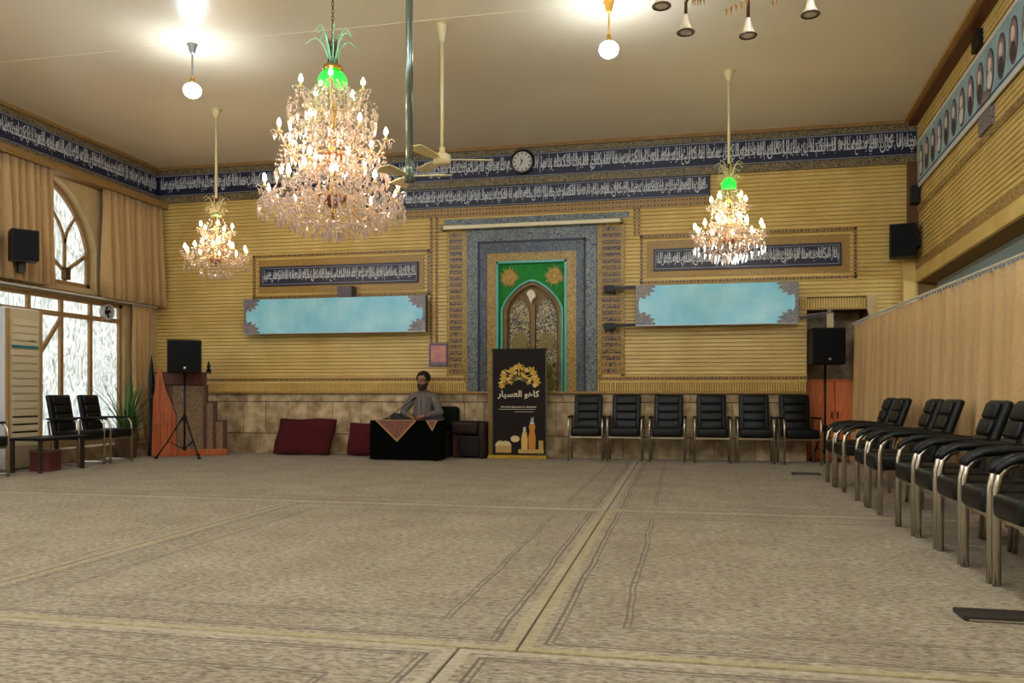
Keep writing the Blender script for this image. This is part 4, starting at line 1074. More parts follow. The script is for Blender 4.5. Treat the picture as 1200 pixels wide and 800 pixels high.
# ============================================================ chairs
def chair(name, label, group, loc, rz, wd=0.52, arms='thin', base=False, lean=0.20, by=0.15):
    o = thing(name, label, 'chair', loc, rz, group)
    w2 = wd/2 - 0.02
    # seat cushion
    f = MB().rbox(-w2+0.03, w2-0.03, -0.285, 0.18, 0.36, 0.485, r=0.035, seg=3); f.build('seat', M_blackleather, o, smooth=True)
    # backrest: reclined, four stitched pads inside a surround
    tilt = Matrix.Translation((0, by, 0.42)) @ Matrix.Rotation(-lean, 4, 'X')
    f = MB().rbox(-w2+0.035, w2-0.035, 0.0, 0.06, 0.0, 0.56, r=0.028, seg=3, M=tilt)
    bk = f.build('backrest', M_blackleather, o, smooth=True)
    for k in range(4):
        z = 0.05 + k*0.122
        MB().rbox(-w2+0.09, w2-0.09, -0.028, 0.01, z, z+0.115, r=0.018, seg=2, M=tilt).build('pad', M_blackleather, bk, smooth=True)
    for s in (-1, 1):
        x = s*w2
        tr, fl_ = (0.0155, 1.0)
        lg = MB().tube([(x, -0.25, 0.0), (x, -0.25, 0.50), (x, -0.235, 0.57), (x, -0.20, 0.615), (x, -0.15, 0.635)], tr if arms == 'thin' else 0.022, 8).build('leg', M_chrome, o, smooth=True)
        MB().tube([(x, 0.17, 0.0), (x, 0.19, 0.36), (x, 0.23, 0.60), (x, 0.18, 0.638)], tr, 8).build('leg', M_chrome, o, smooth=True)
        if arms == 'thin':
            MB().rbox(x-0.022, x+0.022, -0.20, 0.24, 0.625, 0.655, r=0.012).build('armrest', M_blackleather, o, smooth=True)
        else:
            MB().tube([(x, -0.247, 0.575), (x, -0.238, 0.60), (x, -0.215, 0.622), (x, -0.15, 0.655), (x, -0.02, 0.668), (x, 0.12, 0.665), (x, 0.26, 0.655)], [0.020, 0.024, 0.027, 0.027, 0.026, 0.024, 0.022], 8, flat=1.0).build('armrest', M_blackleather, o, smooth=True)
        if base: MB().tube([(x, -0.25, 0.03), (x, 0.17, 0.03)], 0.012, 6).build('base_bar', M_chrome, o)
    MB().box(-w2, w2, -0.24, -0.21, 0.335, 0.36).build('seat_bar', M_chrome, o)
    return o
names = ['leftmost', 'second from the left', 'third from the left', 'fourth from the left', 'fifth from the left', 'rightmost']
bx = [(-1.64,-1.15),(-1.08,-0.57),(-0.465,0.04),(0.155,0.67),(0.755,1.26),(1.34,1.85)]
yaw = [0.02, 0.0, -0.03, 0.0, -0.02, 0.10]
for i, (a, b_) in enumerate(bx):
    L = 'black chair with chrome legs against the back wall, %s of its row' % names[i]
    if i == 0: c0 = chair('leather_chair', L, 'black chairs along the back wall', ((a+b_)/2, 12.04, 0.005), yaw[i], 0.53)
    else: dup(c0, ((a+b_)/2, 12.04 + (0 if i < 5 else -0.05), 0.005), yaw[i], L)
# side row: facing the hall (towards -X)
ys = [4.30, 4.83, 5.33, 5.83, 6.33, 6.86, 7.40, 7.95, 8.58, 9.10, 9.66]
ordn = ['nearest to the viewer', 'second from the near end', 'third from the near end', 'fourth from the near end', 'fifth from the near end', 'sixth from the near end',
        'fourth from the far end', 'third from the far end', 'second from the far end', 'at the far end', 'x']
ys = [4.385, 4.86, 5.335, 5.81, 6.285, 7.27, 7.755, 8.83, 9.31]
ordn = ['cut by the right edge of the frame', 'second from the near end', 'third from the near end', 'fourth from the near end', 'fifth from the near end', 'just beyond the nearer gap', 'just before the farther gap', 'second from the far end', 'at the far end']
for i, y in enumerate(ys):
    L = 'padded black leather armchair in the side row, %s' % ordn[i]
    if i == 0: r0 = chair('leather_armchair', L, 'leather armchairs before the beige curtain', (1.83, y, 0.005), -PI/2, 0.455, 'fat', lean=0.34, by=0.16)
    else: dup(r0, (1.83 + R.uniform(-0.01, 0.01), y, 0.005), -PI/2 + R.uniform(-0.02, 0.02), L)
# window side chairs
w0 = chair('leather_chair', 'black chair with chrome sled frame next to the air conditioner', 'black chairs by the window', (-8.12, 9.62, 0.005), PI/2, 0.52, 'thin', True)
dup(w0, (-8.12, 10.20, 0.005), PI/2+0.05, 'black chair with chrome sled frame next to the green plant')
dup(w0, (-8.08, 7.94, 0.005), PI/2, 'black chair by the window cut off by the left edge of the frame')
# low table
o = thing('low_table', 'low black table in front of the air conditioner', 'table', (-7.95, 8.93, 0.005))
MB().rbox(-0.24, 0.26, -0.42, 0.42, 0.40, 0.435, r=0.014, seg=3).build('tabletop', M_black, o, smooth=False)
for sx in (-1, 1):
    for sy in (-1, 1): MB().rbox(sx*0.20-0.02+0.01, sx*0.20+0.02+0.01, sy*0.36-0.02, sy*0.36+0.02, 0, 0.40, r=0.006).build('leg', P('dark_wood_leg', (50,36,28), 0.5), o)
o = thing('storage_box', 'small dark red box on the floor under the low table', 'box', (-7.96, 8.90, 0.005), 0.1)
MB().rbox(-0.13, 0.13, -0.12, 0.12, 0, 0.24, r=0.008).build('body', P('maroon_box', (112, 48, 44), 0.6, col2=(86,32,32), scale=10), o)
MB().rbox(-0.135, 0.135, -0.125, 0.125, 0.24, 0.27, r=0.006).build('lid', P('brown_lid', (120,84,56), 0.6), o)
# air conditioner
o = thing('air_conditioner', 'tall white floor-standing air conditioner by the window', 'air conditioner', (-8.40, 9.04, 0.005))
M_ac = P('ac_white', (214, 218, 222), 0.4)
MB().rbox(-0.36, -0.03, -0.29, 0.29, 0, 2.10, r=0.03, seg=3).build('body', M_ac, o)
MB().rbox(-0.04, 0.0, -0.28, 0.28, 0.02, 2.08, r=0.012).build('front_panel', P('ac_beige', (196, 180, 146), 0.45), o)
M_tanedge = P('ac_edge', (170, 132, 84), 0.5)
for s in (-1, 1): MB().box(-0.02, 0.012, s*0.27-0.02, s*0.27+0.02, 0.03, 2.07).build('edge_strip', M_tanedge, o)
for k in range(17):
    z = 0.30 + k*0.098
    MB().rbox(0.0, 0.014, -0.21, 0.21, z, z+0.078, r=0.005, seg=1).build('louvre', P('ac_louvre', (206, 192, 160), 0.4), o)
for k in range(4): MB().box(0.001, 0.018, -0.20, 0.20, 0.375+k*0.098+0.006, 0.375+k*0.098+0.018).build('slot', M_black, o)
MB().box(0.0, 0.018, -0.21, 0.21, 1.575, 1.61).build('teal_strip', P('teal', (30,120,126), 0.4), o)
MB().box(0.0, 0.016, 0.06, 0.16, 1.67, 1.68).build('logo_mark', M_black, o)
# exhaust fan in the transom
o = thing('exhaust_fan', 'small round exhaust fan set in the window transom', 'fan', (-8.90, 11.2, 2.27))
f = MB().lathe([(0.10,-0.03),(0.125,-0.03),(0.125,0.05),(0.10,0.05),(0.095,0.0)], n=20); f.v = [(z, x, y) for x, y, z in f.v]; f.build('ring', P('fan_ring', (196,196,190), 0.4), o)
f = MB().lathe([(0.001,-0.02),(0.035,-0.02),(0.035,0.03),(0.001,0.03)], n=12); f.v = [(z, x, y) for x, y, z in f.v]; f.build('hub', M_black, o)
for k in range(5):
    a = 2*PI*k/5; MB().prism([(0.03*math.cos(a), 0.03*math.sin(a)), (0.10*math.cos(a-0.1), 0.10*math.sin(a-0.1)), (0.10*math.cos(a+0.6), 0.10*math.sin(a+0.6)), (0.03*math.cos(a+0.5), 0.03*math.sin(a+0.5))], 0.0, 0.006, 'x').build('blade', M_blackmetal, o)
# plant
o = thing('potted_plant', 'green potted plant with long arching leaves beside the corner curtain', 'plant', (-8.33, 10.93, 0.005))
MB().lathe([(0.001,0),(0.13,0),(0.17,0.28),(0.185,0.30),(0.16,0.31),(0.15,0.27),(0.001,0.27)], n=20).build('pot', P('brown_pot', (96,70,48), 0.6), o, smooth=False)
q = random.Random(4)
M_leaf = P('leaf_green', (74, 122, 52), 0.45, col2=(44, 84, 32), scale=9); M_leaf2 = P('leaf_dark', (48, 92, 40), 0.45, col2=(30,62,24), scale=9)
def leaf(a, L, lean, curl, wd, z0=0.27, r0=0.03):
    V = []; n = 9; pr = Vector((r0*math.cos(a), r0*math.sin(a), z0)); ang = lean
    pts = [pr.copy()]
    for i in range(n):
        d = Vector((math.sin(ang)*math.cos(a), math.sin(ang)*math.sin(a), math.cos(ang))); pr = pr + d*L/n; pts.append(pr.copy()); ang += curl/n
    side = Vector((-math.sin(a), math.cos(a), 0))
    for i, p in enumerate(pts):
        t = i/n; w_ = wd*(0.55+0.9*t)*(1-t)**0.6 + 0.001
        V += [p - side*w_ + Vector((0,0,0.003)), p, p + side*w_ + Vector((0,0,0.003))]
    F = []
    for i in range(n): F += [(3*i,3*i+1,3*i+4,3*i+3), (3*i+1,3*i+2,3*i+5,3*i+4)]
    return MB().add(V, F)
for k in range(40): leaf(q.uniform(0, 2*PI), q.uniform(0.65, 1.10), q.uniform(0.02, 0.34), q.uniform(0.1, 0.9), q.uniform(0.012, 0.02)).build('leaf', M_leaf, o)
for k in range(46): leaf(q.uniform(0, 2*PI), q.uniform(0.35, 0.75), q.uniform(0.2, 0.7), q.uniform(0.4, 1.4), q.uniform(0.010, 0.016)).build('leaf', M_leaf2, o)

# ============================================================ cushions, armchair, bench, table
def cushion(label, x0, x1, y, h, skew, m, th=0.13, lean=0.22):
    o = thing('floor_cushion', label, 'cushion', ((x0+x1)/2, y, 0.008), 0, None); w2 = (x1-x0)/2
    f = MB(); bm = bmesh.new(); bmesh.ops.create_cube(bm, size=1)
    bmesh.ops.subdivide_edges(bm, edges=bm.edges[:], cuts=5, use_grid_fill=True)
    for v in bm.verts:
        x, yy, z = v.co.x*2, v.co.y*2, v.co.z*2
        puff = (1-abs(x)**4)*(1-abs(z)**4)
        zz = (z+1)/2*h
        v.co = Vector((x*w2 + skew*(zz/h-0.5) + 0.008*math.sin(z*5), yy*th/2*(0.70+0.30*puff) + zz*lean, zz + 0.010*math.sin(x*4)))
    zm = min(v.co.z for v in bm.verts)
    for v in bm.verts: v.co.z -= zm
    bm.verts.index_update(); f.add([v.co.copy() for v in bm.verts], [[v.index for v in g.verts] for g in bm.faces]); bm.free()
    f.build('cover', m, o, smooth=True)
    f = MB()
    for s in (-1, 1):
        f.tube([(s*(w2+0.0)-skew*0.5, 0.0, 0.02), (s*w2, h*0.5*lean, h*0.5), (s*w2+skew*0.5, h*lean, h-0.01)], 0.007, 5)
    f.build('piping', P('dark_red_piping', (66, 8, 14), 0.8), o)
M_red = P('deep_red_velvet', (88, 6, 14), 0.95, col2=(66, 4, 10), scale=5)
cushion('wide deep red floor cushion leaning against the stone dado', -6.40, -5.46, 11.98, 0.56, 0.09, M_red)
cushion('deep red floor cushion partly hidden by the black-draped table', -5.18, -4.40, 12.02, 0.50, 0.02, M_red)
# table with black cloth
TX0, TX1, TY0, TY1, TZ = -4.53, -3.47, 11.32, 11.66, 0.59
o = thing('cloth_covered_table', 'low table draped in black cloth before the seated man', 'table', ((TX0+TX1)/2, (TY0+TY1)/2, 0.005))
w2 = (TX1-TX0)/2; d2 = (TY1-TY0)/2
MB().box(-w2+0.02, w2-0.02, -d2+0.02, d2-0.02, 0.55, 0.575).build('tabletop', M_wood, o)
for sx in (-1, 1):
    for sy in (-1, 1): MB().box(sx*(w2-0.06)-0.02, sx*(w2-0.06)+0.02, sy*(d2-0.06)-0.02, sy*(d2-0.06)+0.02, 0, 0.55).build('leg', M_wood, o)
# cloth: top plus softly pleated skirt
f = MB(); n = 90; per = []
for (ax, ay, bx_, by_) in ((-w2,-d2,w2,-d2),(w2,-d2,w2,d2),(w2,d2,-w2,d2),(-w2,d2,-w2,-d2)):
    k = int(n*math.hypot(bx_-ax, by_-ay)/2.6)
    for i in range(k): per.append((ax+(bx_-ax)*i/k, ay+(by_-ay)*i/k))
K = len(per); V = []; rows = 6
for r in range(rows):
    t = r/(rows-1)
    for i, (x, y) in enumerate(per):
        l = math.hypot(x/w2, y/d2); g_ = 1 + 0.02*t*math.sin(i*0.9) + 0.015*t
        V.append((x*g_, y*g_, TZ-0.005 - t*(TZ-0.018)))
F = [(r*K+i, r*K+(i+1)%K, (r+1)*K+(i+1)%K, (r+1)*K+i) for r in range(rows-1) for i in range(K)] + [tuple(range(K))]
MB().add(V, F).build('black_cloth', P('black_cloth', (5, 5, 6), 1.0, spec=0.1), o)
# patterned cloths lying on it, corner hanging over the front
M_term = orn('paisley_cloth', (150, 92, 64), (86, 56, 66), (176, 132, 96), 60, 0.8)
def runner(x0, x1, xp, zp, label):
    o = thing('patterned_cloth', label, 'cloth', (0,0,0)); y = TY0-0.028
    z = TZ+0.006
    MB().box(x0, x1, TY0-0.02, TY1-0.08, z-0.004, z).build('top_piece', M_term, o)
    MB().prism([(x0, z), (x1, z), (xp, zp)], y-0.006, y).build('hanging_corner', M_term, o)
    g = MB()
    for (a, b2) in (((x0, z), (xp, zp)), ((x1, z), (xp, zp))):
        g.prism([a, b2, (b2[0], b2[1]+0.035), (a[0] + (0.035 if a[0] < b2[0] else -0.035), a[1])], y-0.010, y-0.006)
    g.box(x0, x1, y-0.010, y+0.01, z-0.006, z+0.004)
    g.build('trim', P('tan_braid', (178, 134, 88), 0.7), o)
runner(-4.44, -3.80, -4.10, 0.28, 'brown paisley cloth hanging in a large point over the black table')
runner(-3.66, -3.48, -3.56, 0.44, 'small brown cloth point at the end of the black table')
# bench the man sits on, bolster behind him
o = thing('low_bench', 'low dark bench under the seated man behind the table', 'bench', (-3.95, 12.02, 0.005))
MB().rbox(-0.52, 0.44, -0.26, 0.26, 0.34, 0.42, r=0.015).build('seat', P('dark_bench', (40,30,26), 0.6), o)
for s in (-1, 1): MB().rbox(s*0.40-0.03, s*0.40+0.03, -0.24, 0.24, 0, 0.34, r=0.01).build('side_frame', P('dark_bench', (40,30,26)), o)
o = thing('bolster_cushion', 'black rounded bolster cushion behind the seated man', 'cushion', (-3.63, 12.20, 0.425))
MB().rbox(-0.20, 0.22, -0.09, 0.09, 0, 0.36, r=0.08, seg=4).build('cover', P('black_velvet', (12, 14, 12), 0.9, spec=0.2), o, smooth=True)
# low brown armchair
o = thing('brown_armchair', 'low dark brown leather armchair beside the seated man', 'armchair', (-3.22, 12.02, 0.005))
M_br = P('brown_leather', (44, 20, 14), 0.5, spec=0.3, col2=(30,13,10), scale=14)
MB().rbox(-0.13, 0.20, -0.10, 0.30, 0.02, 0.34, r=0.02).build('base', P('dark_brown_leather', (22,12,10), 0.5, spec=0.3), o)
MB().rbox(-0.24, 0.20, -0.14, 0.30, 0.36, 0.56, r=0.05, seg=4).build('seat_cushion', M_br, o, smooth=True)
MB().rbox(0.20, 0.31, -0.16, 0.30, 0.0, 0.55, r=0.03, seg=3).build('armrest', M_br, o, smooth=True)
MB().rbox(-0.24, -0.18, -0.02, 0.04, 0.0, 0.38, r=0.008).build('leg', M_wood, o)
# microphone on a goose-neck
o = thing('microphone', 'black gooseneck microphone leaning from the table towards the seated man', 'microphone', (-4.36, 11.56, TZ+0.012))
MB().lathe([(0.001,0),(0.06,0),(0.055,0.012),(0.015,0.018),(0.001,0.018)], n=16).build('base', M_black, o)
MB().tube([(0,0,0.015),(0.10,0.04,0.09),(0.24,0.10,0.20),(0.37,0.16,0.30)], 0.007, 6).build('gooseneck', M_blackmetal, o, smooth=True)
MB().tube([(0.34,0.147,0.277),(0.40,0.175,0.325)], [0.012,0.016], 8).build('capsule', M_black, o, smooth=True)

# ============================================================ the seated man
def limb(mb, pts, rad, n=12):
    for (a, b_), (ra, rb_) in zip(zip(pts, pts[1:]), zip(rad, rad[1:])):
        a = Vector(a); b2 = Vector(b_); mb.tube([a + (b2-a)*k/6 for k in range(7)], [ra + (rb_-ra)*k/6 for k in range(7)], n)
    for p, r in zip(pts, rad): mb.ball(p, r*1.0, n, 8)
def remeshed(mb, name, m, parent, vox, smooth_it=4, skinmat=None):
    me = bpy.data.meshes.new(name); me.from_pydata(mb.v, [], mb.f)
    bm = bmesh.new(); bm.from_mesh(me); bmesh.ops.recalc_face_normals(bm, faces=bm.faces); bm.to_mesh(me); bm.free()
    t = bpy.data.objects.new('t', me); C.objects.link(t)
    md = t.modifiers.new('r', 'REMESH'); md.mode = 'VOXEL'; md.voxel_size = vox
    if smooth_it:
        sm_ = t.modifiers.new('s', 'SMOOTH'); sm_.factor = 0.5; sm_.iterations = smooth_it
    bpy.context.view_layer.update()
    m2 = bpy.data.meshes.new_from_object(t.evaluated_get(bpy.context.evaluated_depsgraph_get()))
    bpy.data.objects.remove(t)
    m2.name = name; m2.materials.clear(); m2.materials.append(m); m2.shade_smooth()
    o = bpy.data.objects.new(name, m2); C.objects.link(o)
    if parent: o.parent = parent
    return o
M_skin = P('skin', (176, 122, 92), 0.55, col2=(164, 108, 80), scale=20)
HC = Vector((0.02, -0.06, 0.725))      # head centre, a little bowed
f = MB()
limb(f, [(0,0.0,0.15),(0,0.02,0.30),(0,0.01,0.47)], [0.14, 0.14, 0.13])
limb(f, [(0,0.0,0.52),(0.01,-0.035,0.66)], [0.062, 0.056])
limb(f, [(-0.15,0.01,0.475),(0.15,0.01,0.475)], [0.055, 0.055])
# skull, jaw, face
HS = 1.13
f.ball(HC+HS*Vector((0,0.012,0.035)), 0.092*HS, 18, 14, (0.86, 1.06, 0.98)); f.ball(HC+HS*Vector((0,-0.022,-0.04)), 0.074*HS, 16, 12, (0.86, 0.92, 1.08))
f.ball(HC+HS*Vector((0,-0.052,-0.075)), 0.036*HS, 12, 8, (1.0,0.8,0.8))
f.tube([HC+HS*Vector((0,-0.085,0.022)), HC+HS*Vector((0,-0.102,-0.004)), HC+HS*Vector((0,-0.112,-0.024))], [0.009,0.012,0.016], 8)
f.ball(HC+HS*Vector((0,-0.088,0.032)), 0.03, 10, 6, (1.5,0.5,0.35))
for s in (-1, 1):
    f.ball(HC+HS*Vector((s*0.082,0.012,-0.002)), 0.026, 10, 8, (0.35,0.7,1.1)); f.ball(HC+HS*Vector((s*0.014,-0.104,-0.028)), 0.010, 8, 6)
f.ball(HC+HS*Vector((0,-0.091,-0.052)), 0.014, 8, 6, (1.6,0.6,0.5))
shoulders = {-1: (-0.18,0.01,0.475), 1: (0.18,0.01,0.475)}
elbows = {-1: (-0.30,-0.08,0.25), 1: (0.30,-0.06,0.24)}
wrists = {-1: (-0.135,-0.27,0.205), 1: (0.14,-0.27,0.20)}
for s in (-1, 1):
    limb(f, [shoulders[s], elbows[s]], [0.045, 0.040]); limb(f, [elbows[s], wrists[s]], [0.042, 0.027])
    w_ = Vector(wrists[s]); d = Vector((-s*0.75, -0.45, -0.25)).normalized(); sd = Vector((-0.35*s*-1, -0.8, 0.1)).normalized()
    pc = w_ + d*0.05
    limb(f, [w_, pc + d*0.03], [0.027, 0.032])
    up_ = Vector((0,0,1))
    for k, (off, L) in enumerate(((-0.027,0.070),(-0.009,0.080),(0.009,0.076),(0.027,0.062))):
        b0 = pc + d*0.035 + sd*off; k1 = b0 + d*L*0.45; k2 = k1 + (d*0.8 - up_*0.45).normalized()*L*0.35; k3 = k2 + (d*0.45 - up_*0.8).normalized()*L*0.25
        f.tube([b0-d*0.02, b0, k1, k2, k3], [0.0095,0.0095,0.009,0.0085,0.006], 8)
    tb = pc - sd*0.028*1.0; f.tube([w_+d*0.02, tb, tb + (d*0.8 - sd*0.5).normalized()*0.035, tb + (d*0.9-sd*0.3).normalized()*0.06], [0.012,0.012,0.010,0.007], 8)
# legs folded
knees = {-1: (-0.39,-0.20,0.16), 1: (0.36,-0.18,0.13)}
for s in (-1, 1):
    limb(f, [(s*0.10,0.0,0.10), knees[s]], [0.088, 0.060]); limb(f, [knees[s], (-s*0.06,-0.30-0.03*s,0.055)], [0.055, 0.038])
    limb(f, [(-s*0.06,-0.30-0.03*s,0.055), (-s*0.20,-0.28-0.03*s,0.045)], [0.034, 0.028])
man = remeshed(f, 'person', M_skin, None, 0.0055, 2)
man.location = (-3.94, 12.04, 0.45); man.rotation_euler.z = -0.10
tag(man, 'seated bearded man in a grey shirt, hands in his lap, behind the black-draped table', 'person')
f = MB()
limb(f, [(0,0.0,0.17),(0,0.02,0.26),(0,0.02,0.34),(0,0.01,0.46)], [0.172, 0.165, 0.160, 0.140])
limb(f, [(-0.165,0.01,0.475),(-0.08,0.005,0.50),(0,0.0,0.52),(0.08,0.005,0.50),(0.165,0.01,0.475)], [0.072, 0.080, 0.088, 0.080, 0.072])
f.tube([(0,-0.005,0.53),(0.004,-0.015,0.575),(0.006,-0.022,0.592)], [0.078,0.072,0.070], 14)
for s in (-1, 1):
    a, b_, c = Vector(shoulders[s]), Vector(elbows[s]), Vector(wrists[s])
    limb(f, [a, a.lerp(b_, 0.5), b_], [0.068, 0.063, 0.058]); limb(f, [b_, b_.lerp(c, 0.5), b_.lerp(c, 0.9)], [0.058, 0.052, 0.043])
    for k in range(3): p = a.lerp(b_, 0.35+0.25*k); f.ball(p, 0.070, 10, 8, (1.05,1.05,0.35))
M_shirt = P('grey_shirt', (122, 114, 112), 0.85, col2=(104, 96, 94), scale=26, bump=0.2)
sh = remeshed(f, 'shirt', M_shirt, man, 0.009, 3)
f = MB()   # collar and placket
f.tube([HC+HS*Vector((0.07*math.sin(t)-0.012, 0.055-0.062*math.cos(t)+0.005, -0.155+0.012*math.cos(t))) for t in [2*PI*i/20 for i in range(20)]], 0.011, 6, closed=True)
f.build('collar', P('grey_collar', (138,130,126), 0.85), man, smooth=True)
f = MB(); f.rbox(-0.013, 0.013, -0.166, -0.150, 0.14, 0.46, r=0.004); f.build('placket', P('grey_collar', (138,130,126)), man)
f = MB()
limb(f, [(0,0.02,0.14),(0,0.0,0.13)], [0.140, 0.130])
for s in (-1, 1):
    limb(f, [(s*0.10,0.0,0.105), knees[s]], [0.106, 0.078]); limb(f, [knees[s], (-s*0.03,-0.29-0.03*s,0.065)], [0.074, 0.056])
tr = remeshed(f, 'trousers', P('dark_grey_trousers', (52, 52, 50), 0.85, col2=(40,40,38), scale=20), man, 0.010, 3)
f = MB()
f.ball(HC+HS*Vector((0,0.026,0.050)), 0.098*HS, 18, 12, (0.90,1.06,0.98))
f.v = [p for p in f.v]
hair = MB()
# hair cap: keep what lies above a slanting hairline
for k in range(150):
    a = k*2.399; h_ = 1 - (k+0.5)/150*1.25
    rr = math.sqrt(max(0, 1-h_*h_)); p = Vector((rr*math.cos(a)*0.084, rr*math.sin(a)*0.102+0.016, h_*0.094+0.040))
    if p.y < -0.055 and p.z < 0.085: continue
    if p.y < 0.0 and p.z < 0.030 and abs(p.x) > 0.05 and p.z < -0.02: continue
    hair.ball(HC+HS*p, 0.018, 6, 5)
hair.ball(HC+HS*Vector((0,0.026,0.055)), 0.090*HS, 14, 10, (0.90,0.98,0.92))
remeshed(hair, 'hair', P('black_hair', (24, 18, 15), 0.6), man, 0.005, 2)
f = MB()
for k in range(80):
    t = -1.75 + 3.5*(k % 20)/19; lv = k//20
    p = Vector((0.067*math.sin(t), 0.004-0.088*math.cos(t)*0.98 if abs(t) < 1.3 else -0.01, -0.055-0.020*lv + 0.028*abs(math.sin(t))**3))
    if lv >= 2: p.x *= 0.80; p.y = p.y*0.92
    if abs(p.x) < 0.024 and lv == 0: continue
    f.ball(HC+HS*p, 0.015, 6, 5)
for s in (-1, 1): f.tube([HC+HS*Vector((0,-0.103,-0.040)), HC+HS*Vector((s*0.020,-0.101,-0.043)), HC+HS*Vector((s*0.032,-0.090,-0.056))], 0.006, 6)
remeshed(f, 'beard', P('dark_beard', (44, 28, 22), 0.8), man, 0.005, 1)
f = MB()
for s in (-1, 1): f.ball(HC+HS*Vector((s*0.032,-0.083,0.012)), 0.0125, 8, 6, (1.2,0.6,0.7))
f.build('eyes', P('eye_white', (214,204,196), 0.3), man, smooth=True)
f = MB()
for s in (-1, 1): f.ball(HC+HS*Vector((s*0.032,-0.090,0.011)), 0.006, 8, 6, (1,0.5,1))
f.build('pupils', M_black, man)
f = MB()
for s in (-1, 1): f.tube([HC+HS*Vector((s*0.014,-0.095,0.031)), HC+HS*Vector((s*0.034,-0.092,0.036)), HC+HS*Vector((s*0.052,-0.078,0.030))], 0.0045, 6)
f.build('eyebrows', P('dark_beard', (44,28,22)), man)
f = MB()
for s in (-1, 1):
    f.tube([HC+HS*Vector((s*0.034+0.024*math.cos(t), -0.106+0.012*abs(math.cos(t))*(1 if True else 0), 0.010+0.018*math.sin(t))) for t in [2*PI*i/16 for i in range(16)]], 0.0022, 5, closed=True)
    f.tube([HC+HS*Vector((s*0.058,-0.095,0.014)), HC+HS*Vector((s*0.084,-0.01,0.014))], 0.002, 4)
f.tube([HC+HS*Vector((-0.010,-0.108,0.014)), HC+HS*Vector((0.010,-0.108,0.014))], 0.002, 4)
f.build('glasses', M_black, man)
MB().tube([Vector(wrists[1])+Vector((0.018,0.012,0.006))+Vector((0.0, 0.034*math.cos(t), 0.034*math.sin(t))) for t in [2*PI*i/14 for i in range(14)]], 0.007, 6, closed=True).build('wristwatch', M_black, man)

# ============================================================ roll-up banner
o = thing('roll_up_banner', 'dark brown roll-up banner with golden flowers and honey jars before the niche', 'banner', (-2.41, 11.96, 0.005))
bw, bh = 0.405, 1.64
MB().box(-bw, bw, 0.0, 0.008, 0.07, bh).build('printed_sheet', P('banner_print', (36, 28, 25), 0.6, col2=(30,22,20), scale=3, spec=0.2), o)
for s in (-1, 1): MB().tube([(s*(bw+0.008), 0.006, 0.03), (s*(bw+0.008), 0.006, bh)], 0.011, 6).build('side_pole', P('grey_pole', (120,118,110), 0.4, 0.5), o)
MB().rbox(-bw-0.02, bw+0.02, -0.006, 0.014, bh-0.015, bh+0.02, r=0.006).build('top_rail', M_black, o)
MB().rbox(-bw-0.07, bw+0.02, -0.05, 0.12, 0.0, 0.055, r=0.01).build('base', P('yellow_base', (206, 168, 44), 0.5, col2=(160,124,30), scale=20), o)
MB().box(-bw-0.075, -bw-0.02, 0.03, 0.06, 0.05, 1.04).build('backing_board', P('yellow_board', (170, 136, 50), 0.5, col2=(120,92,30), scale=30), o)
q = random.Random(12); g = MB(); g2 = MB()
fc = Vector((0.0, 1.20))
for k in range(30):
    outer = k < 17
    a = -0.38 + (PI+0.76)*(k/16 if outer else (k-17)/12)
    rr = (0.215 + 0.02*math.sin(k*1.7)) if outer else q.uniform(0.10, 0.15)
    c = fc + Vector((math.cos(a)*rr*1.22, math.sin(a)*rr*0.88 - 0.02))
    np_ = 6 if k % 2 == 0 else 5; pr = (0.046 + 0.012*(k % 3)) if outer else 0.034
    tgt = g if k % 3 else g2
    if k % 4 == 3:      # long leaf
        d = (c-fc).normalized(); n_ = Vector((-d.y, d.x))*0.016
        tgt.prism([tuple(c-d*0.05), tuple(c+n_), tuple(c+d*0.065), tuple(c-n_)], -0.005, 0.001)
    else:
        for j in range(np_):
            b2 = a + 2*PI*j/np_; e = c + Vector((math.cos(b2), math.sin(b2)))*pr; m1 = c + Vector((math.cos(b2-0.42), math.sin(b2-0.42)))*pr*0.62; m2 = c + Vector((math.cos(b2+0.42), math.sin(b2+0.42)))*pr*0.62
            tgt.prism([tuple(c), tuple(m1), tuple(e), tuple(m2)], -0.004-0.0004*j, 0.001)
    if outer and k % 2 == 0:
        d = (c-fc); n_ = Vector((-d.y, d.x)).normalized()*0.0025
        g2.prism([tuple(fc+n_), tuple(c+n_), tuple(c-n_), tuple(fc-n_)], -0.0025, 0.001)
g.build('flower_print', P('gold_print', (222, 178, 60), 0.5), o, kind='stuff'); g2.build('flower_print', P('pale_gold_print', (236, 208, 128), 0.5), o, kind='stuff')
f = MB(); place_text(f, shape('\u0643\u0627\u0647\u0648 \u0627\u0644\u0639\u0633\u064a\u0627\u0631'), -0.33, 0.31, 0.90, 1.03, -0.002, bold=0.03)
place_text(f, '"SPORTS EXLARGUS SENIOR"', -0.29, 0.27, 0.765, 0.795, -0.002, bold=0.02)
f.box(-0.32, 0.25, -0.003, 0.0, 0.742, 0.748); f.box(-0.07, 0.22, -0.003, 0.0, 0.705, 0.710)
f.build('lettering', P('cream_print', (228, 218, 190), 0.5), o)
def disc(c, rx, rz_, n=14): return [(c[0]+rx*math.cos(2*PI*i/n), c[1]+rz_*math.sin(2*PI*i/n)) for i in range(n)]
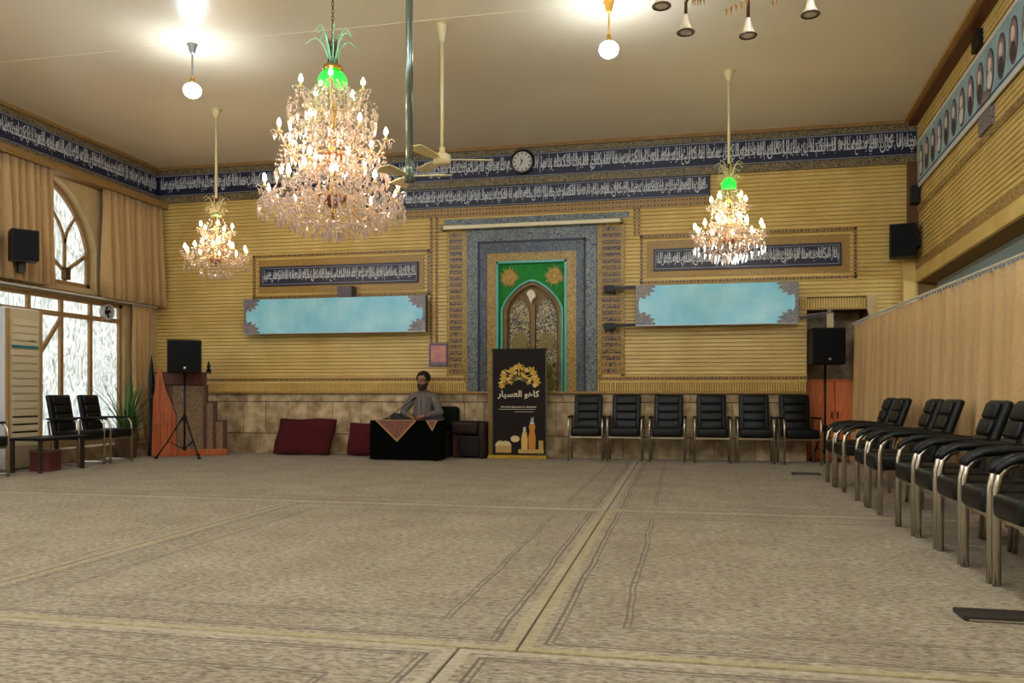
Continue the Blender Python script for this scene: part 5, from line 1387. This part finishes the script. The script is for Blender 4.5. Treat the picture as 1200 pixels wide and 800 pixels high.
f = MB(); f.box(-0.36, -0.12, -0.003, 0, 0.09, 0.18); f.prism(disc((-0.24,0.20),0.13,0.05), -0.0035, 0); f.box(-0.01, 0.38, -0.003, 0, 0.085, 0.145); f.box(0.30,0.37,-0.004,0,0.14,0.28)
f.build('tray_print', P('tray_tan', (196, 160, 92), 0.5), o)
f = MB(); 
for k in range(11): f.prism(disc((-0.34+0.19*(k%6)/5+0.02*(k//6), 0.21+0.03*(k//6)+0.01*(k%2)), 0.026, 0.024, 8), -0.005-0.0003*k, 0)
f.prism(disc((-0.06,0.30),0.07,0.05), -0.004, 0)
f.build('nut_print', P('nut_cream', (226, 206, 150), 0.5), o)
f = MB(); f.prism([(0.04,0.14),(0.13,0.14),(0.135,0.30),(0.115,0.40),(0.10,0.42),(0.07,0.42),(0.055,0.40),(0.035,0.30)], -0.005, 0); f.build('bottle_print', P('honey_pale', (232, 190, 104), 0.4), o)
f = MB(); f.prism([(0.15,0.14),(0.25,0.14),(0.255,0.34),(0.235,0.42),(0.25,0.48),(0.24,0.52),(0.16,0.52),(0.15,0.48),(0.165,0.42),(0.145,0.34)], -0.005, 0); f.build('bottle_print', P('honey_amber', (206, 140, 48), 0.4), o)
f = MB(); f.box(0.065, 0.105, -0.006, 0, 0.42, 0.48); f.box(0.17, 0.23, -0.006, 0, 0.52, 0.56); f.prism([(0.18,0.57),(0.19,0.64),(0.20,0.58),(0.225,0.64),(0.22,0.57)], -0.006, 0); f.build('cap_print', P('cap_silver', (206,206,210), 0.3), o)

# floor plates at the right
for (x0, x1, y0, y1, lb_) in ((1.20, 1.66, 3.86, 4.02, 'flat dark metal foot plate on the near carpet at the frame edge'), (1.30, 1.62, 10.28, 10.42, 'flat dark foot plate on the carpet at the far end of the chair row')):
    o = thing('foot_plate', lb_, 'plate', ((x0+x1)/2, (y0+y1)/2, 0.006))
    hx = (x1-x0)/2; hy = (y1-y0)/2
    MB().rbox(-hx, hx, -hy, hy, 0, 0.022, r=0.006).build('plate', P('dark_plate', (44, 36, 30), 0.5), o)
    MB().box(-hx+0.02, hx-0.02, -hy-0.004, -hy+0.01, 0.004, 0.010).build('edge_strip', P('bright_edge', (150,140,120), 0.4), o)
